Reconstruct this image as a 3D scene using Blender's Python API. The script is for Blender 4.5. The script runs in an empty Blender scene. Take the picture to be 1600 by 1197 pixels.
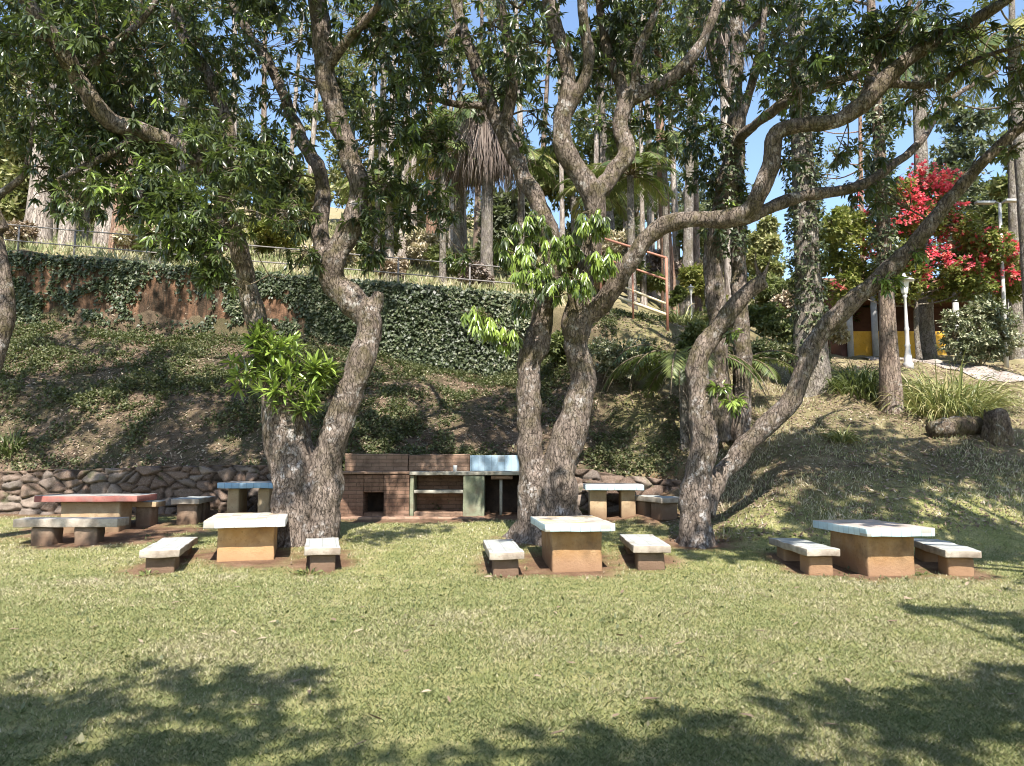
import bpy, bmesh, math, random
import numpy as np
from mathutils import Vector, Matrix, noise as mn

random.seed(7)
RNG = np.random.default_rng(11)
C = bpy.context.scene.collection
PI = math.pi

# ------------------------------------------------------------------ survey of the place
FPX, Y0, EYE = 1205.0, 720.0, 1.65
TH = math.atan((Y0 - 598.5) / FPX)


def ray(px, py):
    dx = (px - 800) / FPX
    dy = (598.5 - py) / FPX
    wy = math.cos(TH) - dy * math.sin(TH)
    return dx / wy, (math.sin(TH) + dy * math.cos(TH)) / wy


def P(px, py, Y):
    a, b = ray(px, py)
    return Vector((a * Y, Y, EYE + b * Y))


def G(px, py, z=0.0):
    a, b = ray(px, py)
    Y = (z - EYE) / b
    return Vector((a * Y, Y, z))


def zz(py, Y):
    return EYE + ray(800, py)[1] * Y


# ground profile: columns of (direction, [(distance, height)...])
COLS = [
    (-0.664, [(0, 0), (11.5, 0), (14, .18), (17.70, .50), (17.98, 1.42), (20, zz(622, 20)), (24.82, zz(508, 24.82)), (25.1, zz(392, 24.8)), (32, zz(378, 32)), (45, zz(335, 45)), (80, zz(290, 80)), (130, zz(330, 130)), (500, 60)]),
    (-0.332, [(0, 0), (11.5, 0), (14, .2), (17.70, .50), (17.98, 1.5), (20, zz(630, 20)), (24.92, zz(528, 24.9)), (25.2, zz(432, 24.9)), (32, zz(405, 32)), (45, zz(350, 45)), (80, zz(320, 80)), (130, zz(330, 130)), (500, 60)]),
    (0.0, [(0, 0), (11.5, 0), (14, .22), (17.70, .50), (17.98, 1.45), (20, zz(655, 20)), (25.1, zz(587, 25.1)), (25.4, zz(466, 25.1)), (32, zz(440, 32)), (45, zz(375, 45)), (80, zz(340, 80)), (130, zz(345, 130)), (500, 60)]),
    (0.115, [(0, 0), (11.5, 0), (14, .22), (17.70, .52), (17.98, 1.3), (20, zz(645, 20)), (21.3, zz(570, 21.3)), (22.3, zz(512, 22.3)), (23.4, zz(492, 23.4)), (27, zz(475, 27)), (34, zz(448, 34)), (50, zz(410, 50)), (80, zz(380, 80)), (130, zz(380, 130)), (500, 50)]),
    (0.25, [(0, 0), (11.5, 0), (14, .22), (15.6, .5), (17.4, 1.15), (20, zz(640, 20)), (21.4, zz(575, 21.4)), (22.5, zz(520, 22.5)), (24, zz(512, 24)), (30, zz(504, 30)), (45, zz(480, 45)), (80, zz(450, 80)), (130, zz(445, 130)), (500, 40)]),
    (0.375, [(0, 0), (11.5, 0), (13.6, .15), (15.5, zz(745, 15.5)), (20, zz(620, 20)), (23, zz(572, 23)), (30, zz(548, 30)), (50, zz(515, 50)), (100, zz(480, 100)), (500, 40)]),
    (0.5, [(0, 0), (11.5, 0), (13.3, .12), (15.4, zz(745, 15.4)), (19, zz(638, 19)), (21.5, zz(573, 21.5)), (28, zz(560, 28)), (50, zz(525, 50)), (100, zz(490, 100)), (500, 40)]),
    (0.664, [(0, 0), (11.5, 0), (13.3, .12), (15.5, zz(745, 15.5)), (18.3, zz(645, 18.3)), (20, zz(605, 20)), (26, zz(566, 26)), (50, zz(530, 50)), (100, zz(495, 100)), (500, 40)]),
]
UU = np.array([c[0] for c in COLS])


def Hn(x, y):
    x = np.asarray(x, float)
    y = np.asarray(y, float)
    yy = np.maximum(y, 1e-3)
    u = np.clip(x / np.maximum(yy, 3.0), UU[0], UU[-1])
    hs = np.stack([np.interp(yy, [p[0] for p in c[1]], [p[1] for p in c[1]]) for c in COLS])
    k = np.clip(np.searchsorted(UU, u, side='right') - 1, 0, len(UU) - 2)
    t = (u - UU[k]) / (UU[k + 1] - UU[k])
    t = t * t * (3 - 2 * t)
    h0 = np.take_along_axis(hs, k[None], 0)[0]
    h1 = np.take_along_axis(hs, (k + 1)[None], 0)[0]
    h = h0 * (1 - t) + h1 * t
    bank = np.clip((y - 17.6) / 2, 0, 1)
    h = h + bank * (.09 * np.sin(x * 1.9 + y * 1.3) * np.sin(y * 2.1 - x * .7) + .05 * np.sin(x * 4.7 + 1) * np.sin(y * 5.1))
    h = h + (1 - bank) * .012 * np.sin(x * 1.7) * np.sin(y * 1.4 + .5) * np.clip(y / 4, 0, 1)
    return h


def H(x, y):
    return float(Hn(np.array([x]), np.array([y]))[0])


def vnoise(x, y, s, seed=0):
    """cheap smooth 2-D value noise in 0..1"""
    x = np.asarray(x) * s + seed * 17.3
    y = np.asarray(y) * s + seed * 9.1
    xi, yi = np.floor(x), np.floor(y)
    fx, fy = x - xi, y - yi
    fx, fy = fx * fx * (3 - 2 * fx), fy * fy * (3 - 2 * fy)

    def h(a, b):
        v = np.sin(a * 127.1 + b * 311.7 + seed * 5.3) * 43758.5453
        return v - np.floor(v)
    return (h(xi, yi) * (1 - fx) + h(xi + 1, yi) * fx) * (1 - fy) + (h(xi, yi + 1) * (1 - fx) + h(xi + 1, yi + 1) * fx) * fy


def fbm(x, y, s, seed=0):
    return .5 * vnoise(x, y, s, seed) + .3 * vnoise(x, y, s * 2.1, seed + 1) + .2 * vnoise(x, y, s * 4.3, seed + 2)


# ------------------------------------------------------------------ object helpers
def tag(o, label=None, cat=None, group=None, kind=None):
    if label:
        o['label'] = label
    if cat:
        o['category'] = cat
    if group:
        o['group'] = group
    if kind:
        o['kind'] = kind
    return o


def empty(name, loc, rz=0.0):
    o = bpy.data.objects.new(name, None)
    o.empty_display_size = .2
    C.objects.link(o)
    o.location = loc
    o.rotation_euler = (0, 0, rz)
    return o


def link(name, me, mats=None, parent=None, smooth=False):
    if mats is not None:
        for m in (mats if isinstance(mats, (list, tuple)) else [mats]):
            me.materials.append(m)
    if smooth:
        me.polygons.foreach_set('use_smooth', np.ones(len(me.polygons), bool))
    o = bpy.data.objects.new(name, me)
    C.objects.link(o)
    if parent is not None:
        o.parent = parent
    return o


def copy_tree(o, parent=None):
    c = o.copy()
    C.objects.link(c)
    c.parent = parent
    for ch in list(o.children):
        copy_tree(ch, c)
    return c


def raw_mesh(name, verts, loops, totals, attrs=None):
    me = bpy.data.meshes.new(name)
    verts = np.asarray(verts, np.float32)
    loops = np.asarray(loops, np.int32)
    totals = np.asarray(totals, np.int32)
    me.vertices.add(len(verts))
    me.vertices.foreach_set('co', verts.ravel())
    me.loops.add(len(loops))
    me.loops.foreach_set('vertex_index', loops)
    me.polygons.add(len(totals))
    starts = np.concatenate(([0], np.cumsum(totals)[:-1])).astype(np.int32)
    me.polygons.foreach_set('loop_start', starts)
    me.polygons.foreach_set('loop_total', totals)
    for k, v in (attrs or {}).items():
        a = me.attributes.new(k, 'FLOAT', 'POINT')
        a.data.foreach_set('value', np.asarray(v, np.float32))
    me.update(calc_edges=True)
    me.validate()
    return me


def join_mesh(name, pieces):
    """pieces: list of (verts list, faces list)"""
    V, F = [], []
    for v, f in pieces:
        b = len(V)
        V += [tuple(p) for p in v]
        F += [tuple(i + b for i in q) for q in f]
    me = bpy.data.meshes.new(name)
    me.from_pydata(V, [], F)
    me.update()
    return me


def catmull(pts, per=4):
    """pts: list of tuples (any dim) -> smoother list"""
    a = np.array(pts, float)
    n = len(a)
    out = []
    for i in range(n - 1):
        p0, p1, p2, p3 = a[max(i - 1, 0)], a[i], a[i + 1], a[min(i + 2, n - 1)]
        for k in range(per):
            t = k / per
            out.append(.5 * ((2 * p1) + (-p0 + p2) * t + (2 * p0 - 5 * p1 + 4 * p2 - p3) * t * t + (-p0 + 3 * p1 - 3 * p2 + p3) * t ** 3))
    out.append(a[-1])
    return np.array(out)


def tube(path, radii, sides=8, cap=True):
    path = np.asarray(path, float)
    n = len(path)
    V, F = [], []
    d = np.gradient(path, axis=0)
    d /= np.linalg.norm(d, axis=1)[:, None] + 1e-9
    ref = np.array([1.0, 0, 0]) if abs(d[0][0]) < .8 else np.array([0, 1.0, 0])
    u = np.cross(d[0], ref)
    u /= np.linalg.norm(u)
    for i in range(n):
        u = u - d[i] * np.dot(u, d[i])
        u /= np.linalg.norm(u) + 1e-9
        w = np.cross(d[i], u)
        for k in range(sides):
            a = 2 * PI * k / sides
            V.append(path[i] + radii[i] * (math.cos(a) * u + math.sin(a) * w))
    for i in range(n - 1):
        for k in range(sides):
            k2 = (k + 1) % sides
            F.append((i * sides + k, i * sides + k2, (i + 1) * sides + k2, (i + 1) * sides + k))
    if cap:
        F.append(tuple(range(sides - 1, -1, -1)))
        F.append(tuple((n - 1) * sides + k for k in range(sides)))
    return V, F


def cyl(p, q, r, sides=12, r2=None):
    return tube([p, q], [r, r if r2 is None else r2], sides)


def lathe(profile, sides=20, loc=(0, 0, 0)):
    V, F = [], []
    for r, z in profile:
        for k in range(sides):
            a = 2 * PI * k / sides
            V.append((loc[0] + r * math.cos(a), loc[1] + r * math.sin(a), loc[2] + z))
    for i in range(len(profile) - 1):
        for k in range(sides):
            k2 = (k + 1) % sides
            F.append((i * sides + k, i * sides + k2, (i + 1) * sides + k2, (i + 1) * sides + k))
    F.append(tuple(range(sides - 1, -1, -1)))
    F.append(tuple((len(profile) - 1) * sides + k for k in range(sides)))
    return V, F


def axis_lines(h, r, step):
    inner = np.linspace(-(h - r), h - r, max(2, int(2 * (h - r) / step) + 1))
    return np.concatenate(([-h, -h + r * .35], inner, [h - r * .35, h]))


def rough_box(size, loc=(0, 0, 0), r=.02, step=.12, amp=.006, seed=0, fq=3.0, rz=0.0):
    """worn block: rounded edges and slightly uneven faces"""
    hx, hy, hz = size[0] / 2, size[1] / 2, size[2] / 2
    r = min(r, hx * .45, hy * .45, hz * .45)
    ax = [axis_lines(hx, r, step), axis_lines(hy, r, step), axis_lines(hz, r, step)]
    V, F, idx = [], [], {}

    def vid(p):
        k = tuple(round(c, 5) for c in p)
        if k not in idx:
            idx[k] = len(V)
            V.append(p)
        return idx[k]
    hh = (hx, hy, hz)
    for a in range(3):
        b, c = (a + 1) % 3, (a + 2) % 3
        for s in (-1, 1):
            for i in range(len(ax[b]) - 1):
                for j in range(len(ax[c]) - 1):
                    q = []
                    for (ii, jj) in ((i, j), (i + 1, j), (i + 1, j + 1), (i, j + 1)):
                        p = [0, 0, 0]
                        p[a], p[b], p[c] = s * hh[a], ax[b][ii], ax[c][jj]
                        q.append(vid(tuple(p)))
                    F.append(tuple(q) if s > 0 else tuple(reversed(q)))
    out = []
    cr, sr = math.cos(rz), math.sin(rz)
    for p in V:
        inn = [max(-(hh[k] - r), min(hh[k] - r, p[k])) for k in range(3)]
        d = Vector((p[0] - inn[0], p[1] - inn[1], p[2] - inn[2]))
        if d.length > 1e-6:
            d = d.normalized() * r
        q = Vector(inn) + d
        n = mn.noise_vector(Vector((q.x * fq + seed * 3.7, q.y * fq + seed * 1.9, q.z * fq + seed)))
        n2 = mn.noise_vector(Vector((q.x * fq * 4 + seed, q.y * fq * 4, q.z * fq * 4 - seed)))
        q = q + n * amp + n2 * amp * .45
        out.append((loc[0] + q.x * cr - q.y * sr, loc[1] + q.x * sr + q.y * cr, loc[2] + q.z))
    return out, F


def sharp_box(x0, x1, y0, y1, z0, z1):
    V = [(x, y, z) for z in (z0, z1) for y in (y0, y1) for x in (x0, x1)]
    F = [(0, 2, 3, 1), (4, 5, 7, 6), (0, 1, 5, 4), (2, 6, 7, 3), (0, 4, 6, 2), (1, 3, 7, 5)]
    return V, F


# ------------------------------------------------------------------ materials
class NT:
    def __init__(s, name):
        s.m = bpy.data.materials.new(name)
        s.m.use_nodes = True
        s.t = s.m.node_tree
        s.t.nodes.clear()
        s.out = s.t.nodes.new('ShaderNodeOutputMaterial')

    def n(s, typ, **kw):
        nd = s.t.nodes.new('ShaderNode' + typ)
        ins = kw.pop('ins', {})
        for k, v in kw.items():
            setattr(nd, k, v)
        for k, v in ins.items():
            if hasattr(v, 'links') or isinstance(v, bpy.types.NodeSocket):
                s.t.links.new(v, nd.inputs[k])
            else:
                if isinstance(v, tuple) and len(v) == 3 and nd.inputs[k].type == 'RGBA':
                    v = (*v, 1)
                nd.inputs[k].default_value = v
        return nd

    def noise(s, vec, scale, detail=4, rough=.6, dist=0.0):
        return s.n('TexNoise', ins={'Vector': vec, 'Scale': scale, 'Detail': detail, 'Roughness': rough, 'Distortion': dist}).outputs[0]

    def ramp(s, fac, stops):
        nd = s.n('ValToRGB', ins={'Fac': fac})
        e = nd.color_ramp.elements
        while len(e) > 1:
            e.remove(e[-1])
        for i, (p, c) in enumerate(stops):
            el = e[0] if i == 0 else e.new(p)
            el.position = p
            el.color = (*c, 1) if isinstance(c, tuple) else (c, c, c, 1)
        return nd.outputs[0]

    def mix(s, fac, a, b, mode='MIX'):
        nd = s.n('Mix', data_type='RGBA', blend_type=mode)
        for k, v in ((0, fac), (6, a), (7, b)):
            if isinstance(v, bpy.types.NodeSocket):
                s.t.links.new(v, nd.inputs[k])
            else:
                nd.inputs[k].default_value = (*v, 1) if isinstance(v, tuple) else v
        return nd.outputs[2]

    def math(s, op, a, b=0.0, clamp=False):
        nd = s.n('Math', operation=op, use_clamp=clamp)
        for k, v in ((0, a), (1, b)):
            if isinstance(v, bpy.types.NodeSocket):
                s.t.links.new(v, nd.inputs[k])
            else:
                nd.inputs[k].default_value = v
        return nd.outputs[0]

    def obj(s):
        return s.n('TexCoord').outputs['Object']

    def pos(s):
        return s.n('NewGeometry').outputs['Position']

    def attr(s, name):
        return s.n('Attribute', attribute_name=name).outputs['Fac']

    def bump(s, h, strength=.5, dist=.02):
        return s.n('Bump', ins={'Height': h, 'Strength': strength, 'Distance': dist}).outputs[0]

    def finish(s, col, rough=.8, normal=None, spec=.3, metallic=0.0):
        b = s.n('BsdfPrincipled')
        for k, v in (('Base Color', col), ('Roughness', rough), ('Specular IOR Level', spec), ('Metallic', metallic)):
            if isinstance(v, bpy.types.NodeSocket):
                s.t.links.new(v, b.inputs[k])
            else:
                b.inputs[k].default_value = (*v, 1) if isinstance(v, tuple) else v
        if normal is not None:
            s.t.links.new(normal, b.inputs['Normal'])
        s.t.links.new(b.outputs[0], s.out.inputs[0])
        return s.m


def leaf_mat(name, stops, rough=.4, spec=.5, transl=.3, tcol=(.25, .35, .05)):
    t = NT(name)
    col = t.ramp(t.attr('tint'), stops)
    b = t.n('BsdfPrincipled', ins={'Base Color': col, 'Roughness': rough, 'Specular IOR Level': spec})
    tc = t.mix(.5, col, tcol)
    tr = t.n('BsdfTranslucent', ins={'Color': tc})
    mx = t.n('MixShader', ins={0: transl})
    t.t.links.new(b.outputs[0], mx.inputs[1])
    t.t.links.new(tr.outputs[0], mx.inputs[2])
    t.t.links.new(mx.outputs[0], t.out.inputs[0])
    return t.m


def bark_mat(name, dark, light, lichen=(.46, .44, .39), moss=(.13, .12, .035), moss_amt=.5, lichen_amt=.5, stretch=(1, 1, .35), scale=9):
    t = NT(name)
    p = t.pos()
    mp = t.n('Mapping', ins={'Vector': p, 'Scale': stretch}).outputs[0]
    n1 = t.noise(mp, scale, 6, .65, .6)
    n2 = t.noise(mp, scale * 4, 5, .7)
    n3 = t.noise(p, 1.9, 5, .6)
    n4 = t.noise(p, 7.5, 6, .72)
    col = t.ramp(n1, [(.32, dark), (.62, light)])
    col = t.mix(t.ramp(n2, [(.38, .75), (.5, 0.0)]), col, tuple(c * .45 for c in dark))
    li = t.math('MULTIPLY', t.ramp(n4, [(.52, 0.0), (.60, 1.0)]), t.ramp(n3, [(.6 - lichen_amt * .25, 0.0), (.62, lichen_amt + .25)]), True)
    col = t.mix(li, col, lichen)
    hz = t.n('SeparateXYZ', ins={0: p}).outputs[2]
    up = t.ramp(t.math('MULTIPLY', hz, .2), [(.15, 0.15), (.75, 1.0)])
    mo = t.math('MULTIPLY', t.ramp(t.noise(p, 3.3, 5, .65), [(.46, 0.0), (.62, moss_amt)]), up, True)
    col = t.mix(mo, col, moss)
    wv = t.n('VectorMath', operation='ADD', ins={0: mp})
    wn = t.n('TexNoise', ins={'Vector': p, 'Scale': 5.0, 'Detail': 4.0})
    ws = t.n('VectorMath', operation='SCALE', ins={0: wn.outputs[1], 'Scale': .16})
    t.t.links.new(ws.outputs[0], wv.inputs[1])
    vo = t.n('TexVoronoi', feature='DISTANCE_TO_EDGE', ins={'Vector': wv.outputs[0], 'Scale': scale * 1.9}).outputs[0]
    ck = t.ramp(vo, [(.0, 1.0), (.06, 0.0)])
    col = t.mix(t.math('MULTIPLY', ck, .45), col, tuple(c * .45 for c in dark))
    h = t.math('SUBTRACT', t.math('ADD', t.math('MULTIPLY', n1, 1.0), t.math('MULTIPLY', n2, .5)), t.math('MULTIPLY', ck, .7))
    return t.finish(col, .88, t.bump(h, 1.0, .05), .2)


def plaster_mat(name, c1, c2, dirt=(.10, .065, .04), scale=3.0, bump=.4, low=None):
    t = NT(name)
    p = t.obj()
    n1 = t.noise(p, scale, 6, .65)
    n2 = t.noise(p, scale * 7, 5, .7)
    n3 = t.noise(p, scale * .7, 4, .6)
    col = t.mix(t.ramp(n1, [(.38, 0.0), (.62, 1.0)]), c1, c2)
    col = t.mix(t.ramp(n3, [(.5, 0.0), (.72, .75)]), col, dirt)
    col = t.mix(t.ramp(n2, [(.56, 0.0), (.66, .5)]), col, tuple(c * .55 for c in c1))
    if low:
        z = t.n('SeparateXYZ', ins={0: p}).outputs[2]
        zz_ = t.math('ADD', z, t.math('MULTIPLY', t.math('SUBTRACT', n3, .5), .35))
        col = t.mix(t.ramp(zz_, [(.05, .85), (.28, 0.0)]), col, low)
    h = t.math('ADD', n2, t.math('MULTIPLY', n1, .8))
    return t.finish(col, .9, t.bump(h, bump, .012), .2)


def tile_mat(name, c1, c2, patch=None, specks=(.35, .08, .06), speck_amt=.5, size=.15, grime=.3, rough=.28):
    t = NT(name)
    p = t.obj()
    br = t.n('TexBrick', offset=0.0, ins={'Vector': p, 'Color1': c1, 'Color2': c2, 'Mortar': tuple(c * .5 for c in c1), 'Scale': 1.0, 'Mortar Size': .004, 'Brick Width': size, 'Row Height': size, 'Bias': -.2})
    br.inputs['Mortar Smooth'].default_value = .1
    col = br.outputs[0]
    if patch:
        col = t.mix(t.ramp(t.noise(p, 2.2, 2, .5), [(.52, 0.0), (.56, .8)]), col, patch)
    sn = t.n('VectorMath', operation='SNAP', ins={0: p, 1: (size, size, size)})
    wn = t.n('TexWhiteNoise', noise_dimensions='3D', ins={'Vector': sn.outputs[0]}).outputs[0]
    col = t.mix(t.ramp(wn, [(.90, 0.0), (.92, .85)]), col, (.30, .27, .22))
    col = t.mix(t.ramp(wn, [(.0, .22), (.3, 0.0)]), col, tuple(c * .55 for c in c2))
    n2 = t.noise(p, 26, 3, .6)
    col = t.mix(t.ramp(n2, [(.63, 0.0), (.68, speck_amt)]), col, specks)
    g = t.noise(p, 5, 6, .7)
    col = t.mix(t.ramp(g, [(.5, 0.0), (.75, grime)]), col, (.2, .17, .13))
    return t.finish(col, t.ramp(g, [(.3, rough), (.7, .6)]), t.bump(t.math('ADD', br.outputs[1], t.math('MULTIPLY', g, -.5)), -.3, .004), .45)


def brick_mat(name, c1, c2, mortar, bw=.34, rh=.085, dirt=.5, vertical=True):
    t = NT(name)
    p = t.obj()
    if vertical:
        s = t.n('SeparateXYZ', ins={0: p})
        v = t.n('CombineXYZ', ins={0: t.math('ADD', s.outputs[0], s.outputs[1]), 1: s.outputs[2]}).outputs[0]
    else:
        v = p
    wob = t.n('VectorMath', operation='ADD', ins={0: v})
    nn = t.n('TexNoise', ins={'Vector': p, 'Scale': 6.0})
    sc = t.n('VectorMath', operation='SCALE', ins={0: nn.outputs[1], 'Scale': .018})
    t.t.links.new(sc.outputs[0], wob.inputs[1])
    br = t.n('TexBrick', ins={'Vector': wob.outputs[0], 'Color1': c1, 'Color2': c2, 'Mortar': mortar, 'Scale': 1.0, 'Mortar Size': .009, 'Brick Width': bw, 'Row Height': rh})
    n1 = t.noise(p, 2.4, 6, .7)
    n2 = t.noise(p, 20, 5, .7)
    col = t.mix(t.ramp(n1, [(.42, 0.0), (.68, dirt)]), br.outputs[0], (.05, .032, .022))
    col = t.mix(t.ramp(n2, [(.52, 0.0), (.7, .5)]), col, (.30, .19, .13))
    h = t.math('SUBTRACT', t.math('MULTIPLY', n2, .5), br.outputs[1])
    return t.finish(col, .92, t.bump(h, .7, .015), .15)


def plain_mat(name, c, rough=.5, spec=.4, var=.25, metallic=0.0, scale=8.0):
    t = NT(name)
    n1 = t.noise(t.obj(), scale, 5, .65)
    col = t.mix(t.ramp(n1, [(.35, 0.0), (.7, var)]), c, tuple(x * .45 for x in c))
    return t.finish(col, rough, t.bump(n1, .15, .006), spec, metallic)


M = {}
M['mango_bark'] = bark_mat('mango bark', (.085, .064, .050), (.28, .225, .185), lichen=(.52, .49, .46), moss=(.085, .072, .028), moss_amt=.75, lichen_amt=.62)
M['pale_bark'] = bark_mat('pale eucalyptus bark', (.22, .17, .14), (.50, .44, .38), lichen=(.6, .56, .5), moss_amt=.1, stretch=(1, 1, .12), scale=6)
M['red_bark'] = bark_mat('rusty bark', (.16, .085, .055), (.42, .27, .19), lichen=(.5, .42, .36), moss_amt=.1, stretch=(1, 1, .12), scale=7)
M['grey_bark'] = bark_mat('grey bark', (.12, .10, .085), (.32, .28, .24), moss_amt=.3, stretch=(1, 1, .5), scale=8)
M['slope_bark'] = bark_mat('pinkish grey bark', (.15, .105, .08), (.34, .26, .205), moss_amt=.15, lichen_amt=.3, stretch=(1, 1, .2), scale=8)
M['twig'] = bark_mat('twig bark', (.10, .075, .05), (.26, .21, .15), moss_amt=.6, lichen_amt=.3)
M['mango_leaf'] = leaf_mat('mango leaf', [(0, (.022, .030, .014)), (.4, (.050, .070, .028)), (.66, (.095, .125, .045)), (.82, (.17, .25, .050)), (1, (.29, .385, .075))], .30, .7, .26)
M['ivy_leaf'] = leaf_mat('ivy leaf', [(0, (.022, .032, .014)), (.5, (.055, .075, .032)), (.85, (.12, .14, .07)), (1, (.23, .22, .13))], .45, .45, .15)
M['cover_leaf'] = leaf_mat('ground cover leaf', [(0, (.040, .050, .020)), (.5, (.10, .115, .050)), (.8, (.20, .195, .10)), (1, (.33, .29, .18))], .55, .3, .2)
M['dead_leaf'] = leaf_mat('dead leaf', [(0, (.08, .050, .034)), (.5, (.19, .135, .095)), (.8, (.32, .25, .18)), (1, (.46, .39, .29))], .7, .2, .1, (.3, .2, .1))
M['far_leaf'] = leaf_mat('far foliage', [(0, (.055, .07, .028)), (.5, (.14, .165, .062)), (.8, (.26, .27, .115)), (1, (.42, .39, .20))], .5, .35, .3)
M['grey_leaf'] = leaf_mat('grey green foliage', [(0, (.06, .075, .05)), (.5, (.13, .15, .10)), (1, (.27, .27, .19))], .5, .35, .3)
M['palm_leaf'] = leaf_mat('palm leaflet', [(0, (.035, .055, .018)), (.5, (.085, .12, .035)), (.85, (.20, .23, .075)), (1, (.42, .38, .13))], .4, .5, .25)
M['dead_frond'] = leaf_mat('dead frond', [(0, (.07, .052, .042)), (.5, (.18, .14, .118)), (1, (.34, .285, .24))], .8, .15, .1, (.3, .25, .2))
M['flower'] = leaf_mat('bougainvillea bract', [(0, (.55, .06, .10)), (.5, (.78, .14, .19)), (1, (.85, .36, .26))], .6, .2, .35, (.8, .05, .1))
M['boug_leaf'] = leaf_mat('bougainvillea leaf', [(0, (.06, .075, .022)), (.5, (.14, .165, .04)), (1, (.30, .28, .08))], .5, .35, .3)
M['bush_leaf'] = leaf_mat('variegated leaf', [(0, (.025, .035, .02)), (.45, (.06, .08, .04)), (.75, (.18, .20, .11)), (1, (.50, .48, .33))], .4, .5, .15)
M['strap_leaf'] = leaf_mat('strap leaf', [(0, (.05, .065, .022)), (.5, (.13, .155, .05)), (.85, (.27, .27, .10)), (1, (.42, .36, .18))], .45, .4, .2)
M['grass'] = leaf_mat('grass blade', [(0, (.115, .15, .06)), (.36, (.25, .285, .125)), (.6, (.40, .385, .215)), (.8, (.55, .49, .345)), (1, (.66, .58, .45))], .6, .25, .25, (.3, .35, .08))


def ground_material():
    t = NT('ground')
    p = t.pos()
    big = t.noise(p, .55, 4, .6)
    mid = t.noise(p, 3.2, 6, .65)
    fine = t.noise(p, 38, 4, .7)
    lawn = t.ramp(mid, [(.3, (.17, .19, .06)), (.5, (.29, .28, .11)), (.72, (.42, .36, .19))])
    lawn = t.mix(t.ramp(fine, [(.35, .7), (.6, 0.0)]), lawn, (.07, .075, .022))
    bank = t.ramp(t.noise(p, 2.1, 7, .7), [(.28, (.055, .045, .028)), (.45, (.13, .095, .062)), (.58, (.21, .15, .10)), (.75, (.34, .26, .18))])
    bank = t.mix(t.ramp(big, [(.42, 0.0), (.6, .6)]), bank, (.075, .085, .03))
    bank = t.mix(t.ramp(fine, [(.38, .7), (.62, 0.0)]), bank, (.035, .026, .018))
    dry = t.ramp(mid, [(.3, (.20, .18, .085)), (.55, (.34, .28, .16)), (.75, (.46, .37, .24))])
    dry = t.mix(t.ramp(fine, [(.35, .6), (.6, 0.0)]), dry, (.12, .11, .05))
    soil = t.ramp(mid, [(.3, (.11, .062, .037)), (.52, (.20, .120, .075)), (.74, (.31, .205, .135))])
    soil = t.mix(t.ramp(fine, [(.4, .55), (.6, 0.0)]), soil, (.06, .036, .022))
    col = t.mix(t.attr('bank'), lawn, bank)
    col = t.mix(t.attr('dry'), col, dry)
    col = t.mix(t.attr('soil'), col, soil)
    h = t.math('ADD', t.math('MULTIPLY', mid, .6), fine)
    return t.finish(col, .95, t.bump(h, .8, .03), .15)


M['ground'] = ground_material()
M['t1_top'] = tile_mat('cream tile top', (.58, .54, .48), (.51, .46, .385), (.58, .44, .27), size=.15, speck_amt=.25, grime=.2)
M['t2_top'] = tile_mat('mosaic tile top', (.53, .50, .45), (.48, .38, .31), (.55, .43, .22), (.30, .10, .06), .7, size=.15, grime=.25)
M['t3_top'] = tile_mat('pink tile top', (.52, .465, .42), (.48, .41, .355), (.50, .41, .345), (.36, .04, .03), .9, size=.15, grime=.25)
M['white_tile'] = tile_mat('white edge tile', (.68, .68, .64), (.60, .62, .60), size=.15, speck_amt=.1, grime=.25)
M['aqua_tile'] = tile_mat('pale aqua tile', (.42, .56, .60), (.48, .59, .60), size=.15, speck_amt=.1, grime=.25)
M['blue_tile'] = tile_mat('blue edge tile', (.20, .36, .52), (.28, .43, .55), size=.15, speck_amt=.15, grime=.35)
M['red_paint'] = plaster_mat('faded red paint', (.29, .105, .088), (.36, .16, .13), (.22, .17, .15), 4.0, .25)
M['grey_top'] = tile_mat('worn grey top', (.36, .345, .315), (.31, .30, .285), size=.2, speck_amt=.2, grime=.6, rough=.5)
M['pale_top'] = tile_mat('worn pale tile seat', (.44, .46, .435), (.38, .40, .39), size=.2, speck_amt=.15, grime=.55, rough=.4)
M['concrete'] = plaster_mat('worn concrete', (.30, .255, .205), (.42, .37, .30), (.13, .09, .06), 5.0, .6)
M['dark_concrete'] = plaster_mat('dark brown concrete', (.17, .125, .09), (.27, .20, .145), (.06, .048, .03), 5.0, .8, low=(.16, .10, .065))  # darker brown than the seat concrete, browner still near the ground
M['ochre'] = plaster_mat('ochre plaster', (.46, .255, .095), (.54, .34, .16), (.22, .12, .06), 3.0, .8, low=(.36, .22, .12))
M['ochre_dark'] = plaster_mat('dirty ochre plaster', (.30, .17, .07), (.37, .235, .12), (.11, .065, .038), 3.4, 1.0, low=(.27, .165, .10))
M['tan'] = plaster_mat('tan plaster', (.34, .24, .14), (.42, .32, .20), (.16, .10, .06), 3.0, .6, low=(.2, .13, .08))
M['brick'] = brick_mat('old brick', (.21, .122, .083), (.27, .168, .118), (.145, .095, .066), dirt=.75)
M['brick_pale'] = brick_mat('dusty brick', (.29, .185, .128), (.34, .23, .165), (.21, .145, .10), dirt=.7)
M['black_brick'] = plaster_mat('near black brick', (.030, .022, .017), (.055, .038, .028), (.015, .012, .01), 4.0, .6)  # sooty in the firebox, simply near black behind the sink
M['green_paint'] = plaster_mat('faded green paint', (.17, .19, .12), (.25, .26, .18), (.15, .10, .07), 4.5, .5)
M['slab'] = plaster_mat('pale concrete slab', (.33, .31, .25), (.42, .40, .34), (.15, .12, .08), 5.0, .5)
M['panel_tile'] = tile_mat('sky blue wall tile', (.30, .42, .51), (.34, .45, .53), size=.15, speck_amt=.05, grime=.3)
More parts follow.
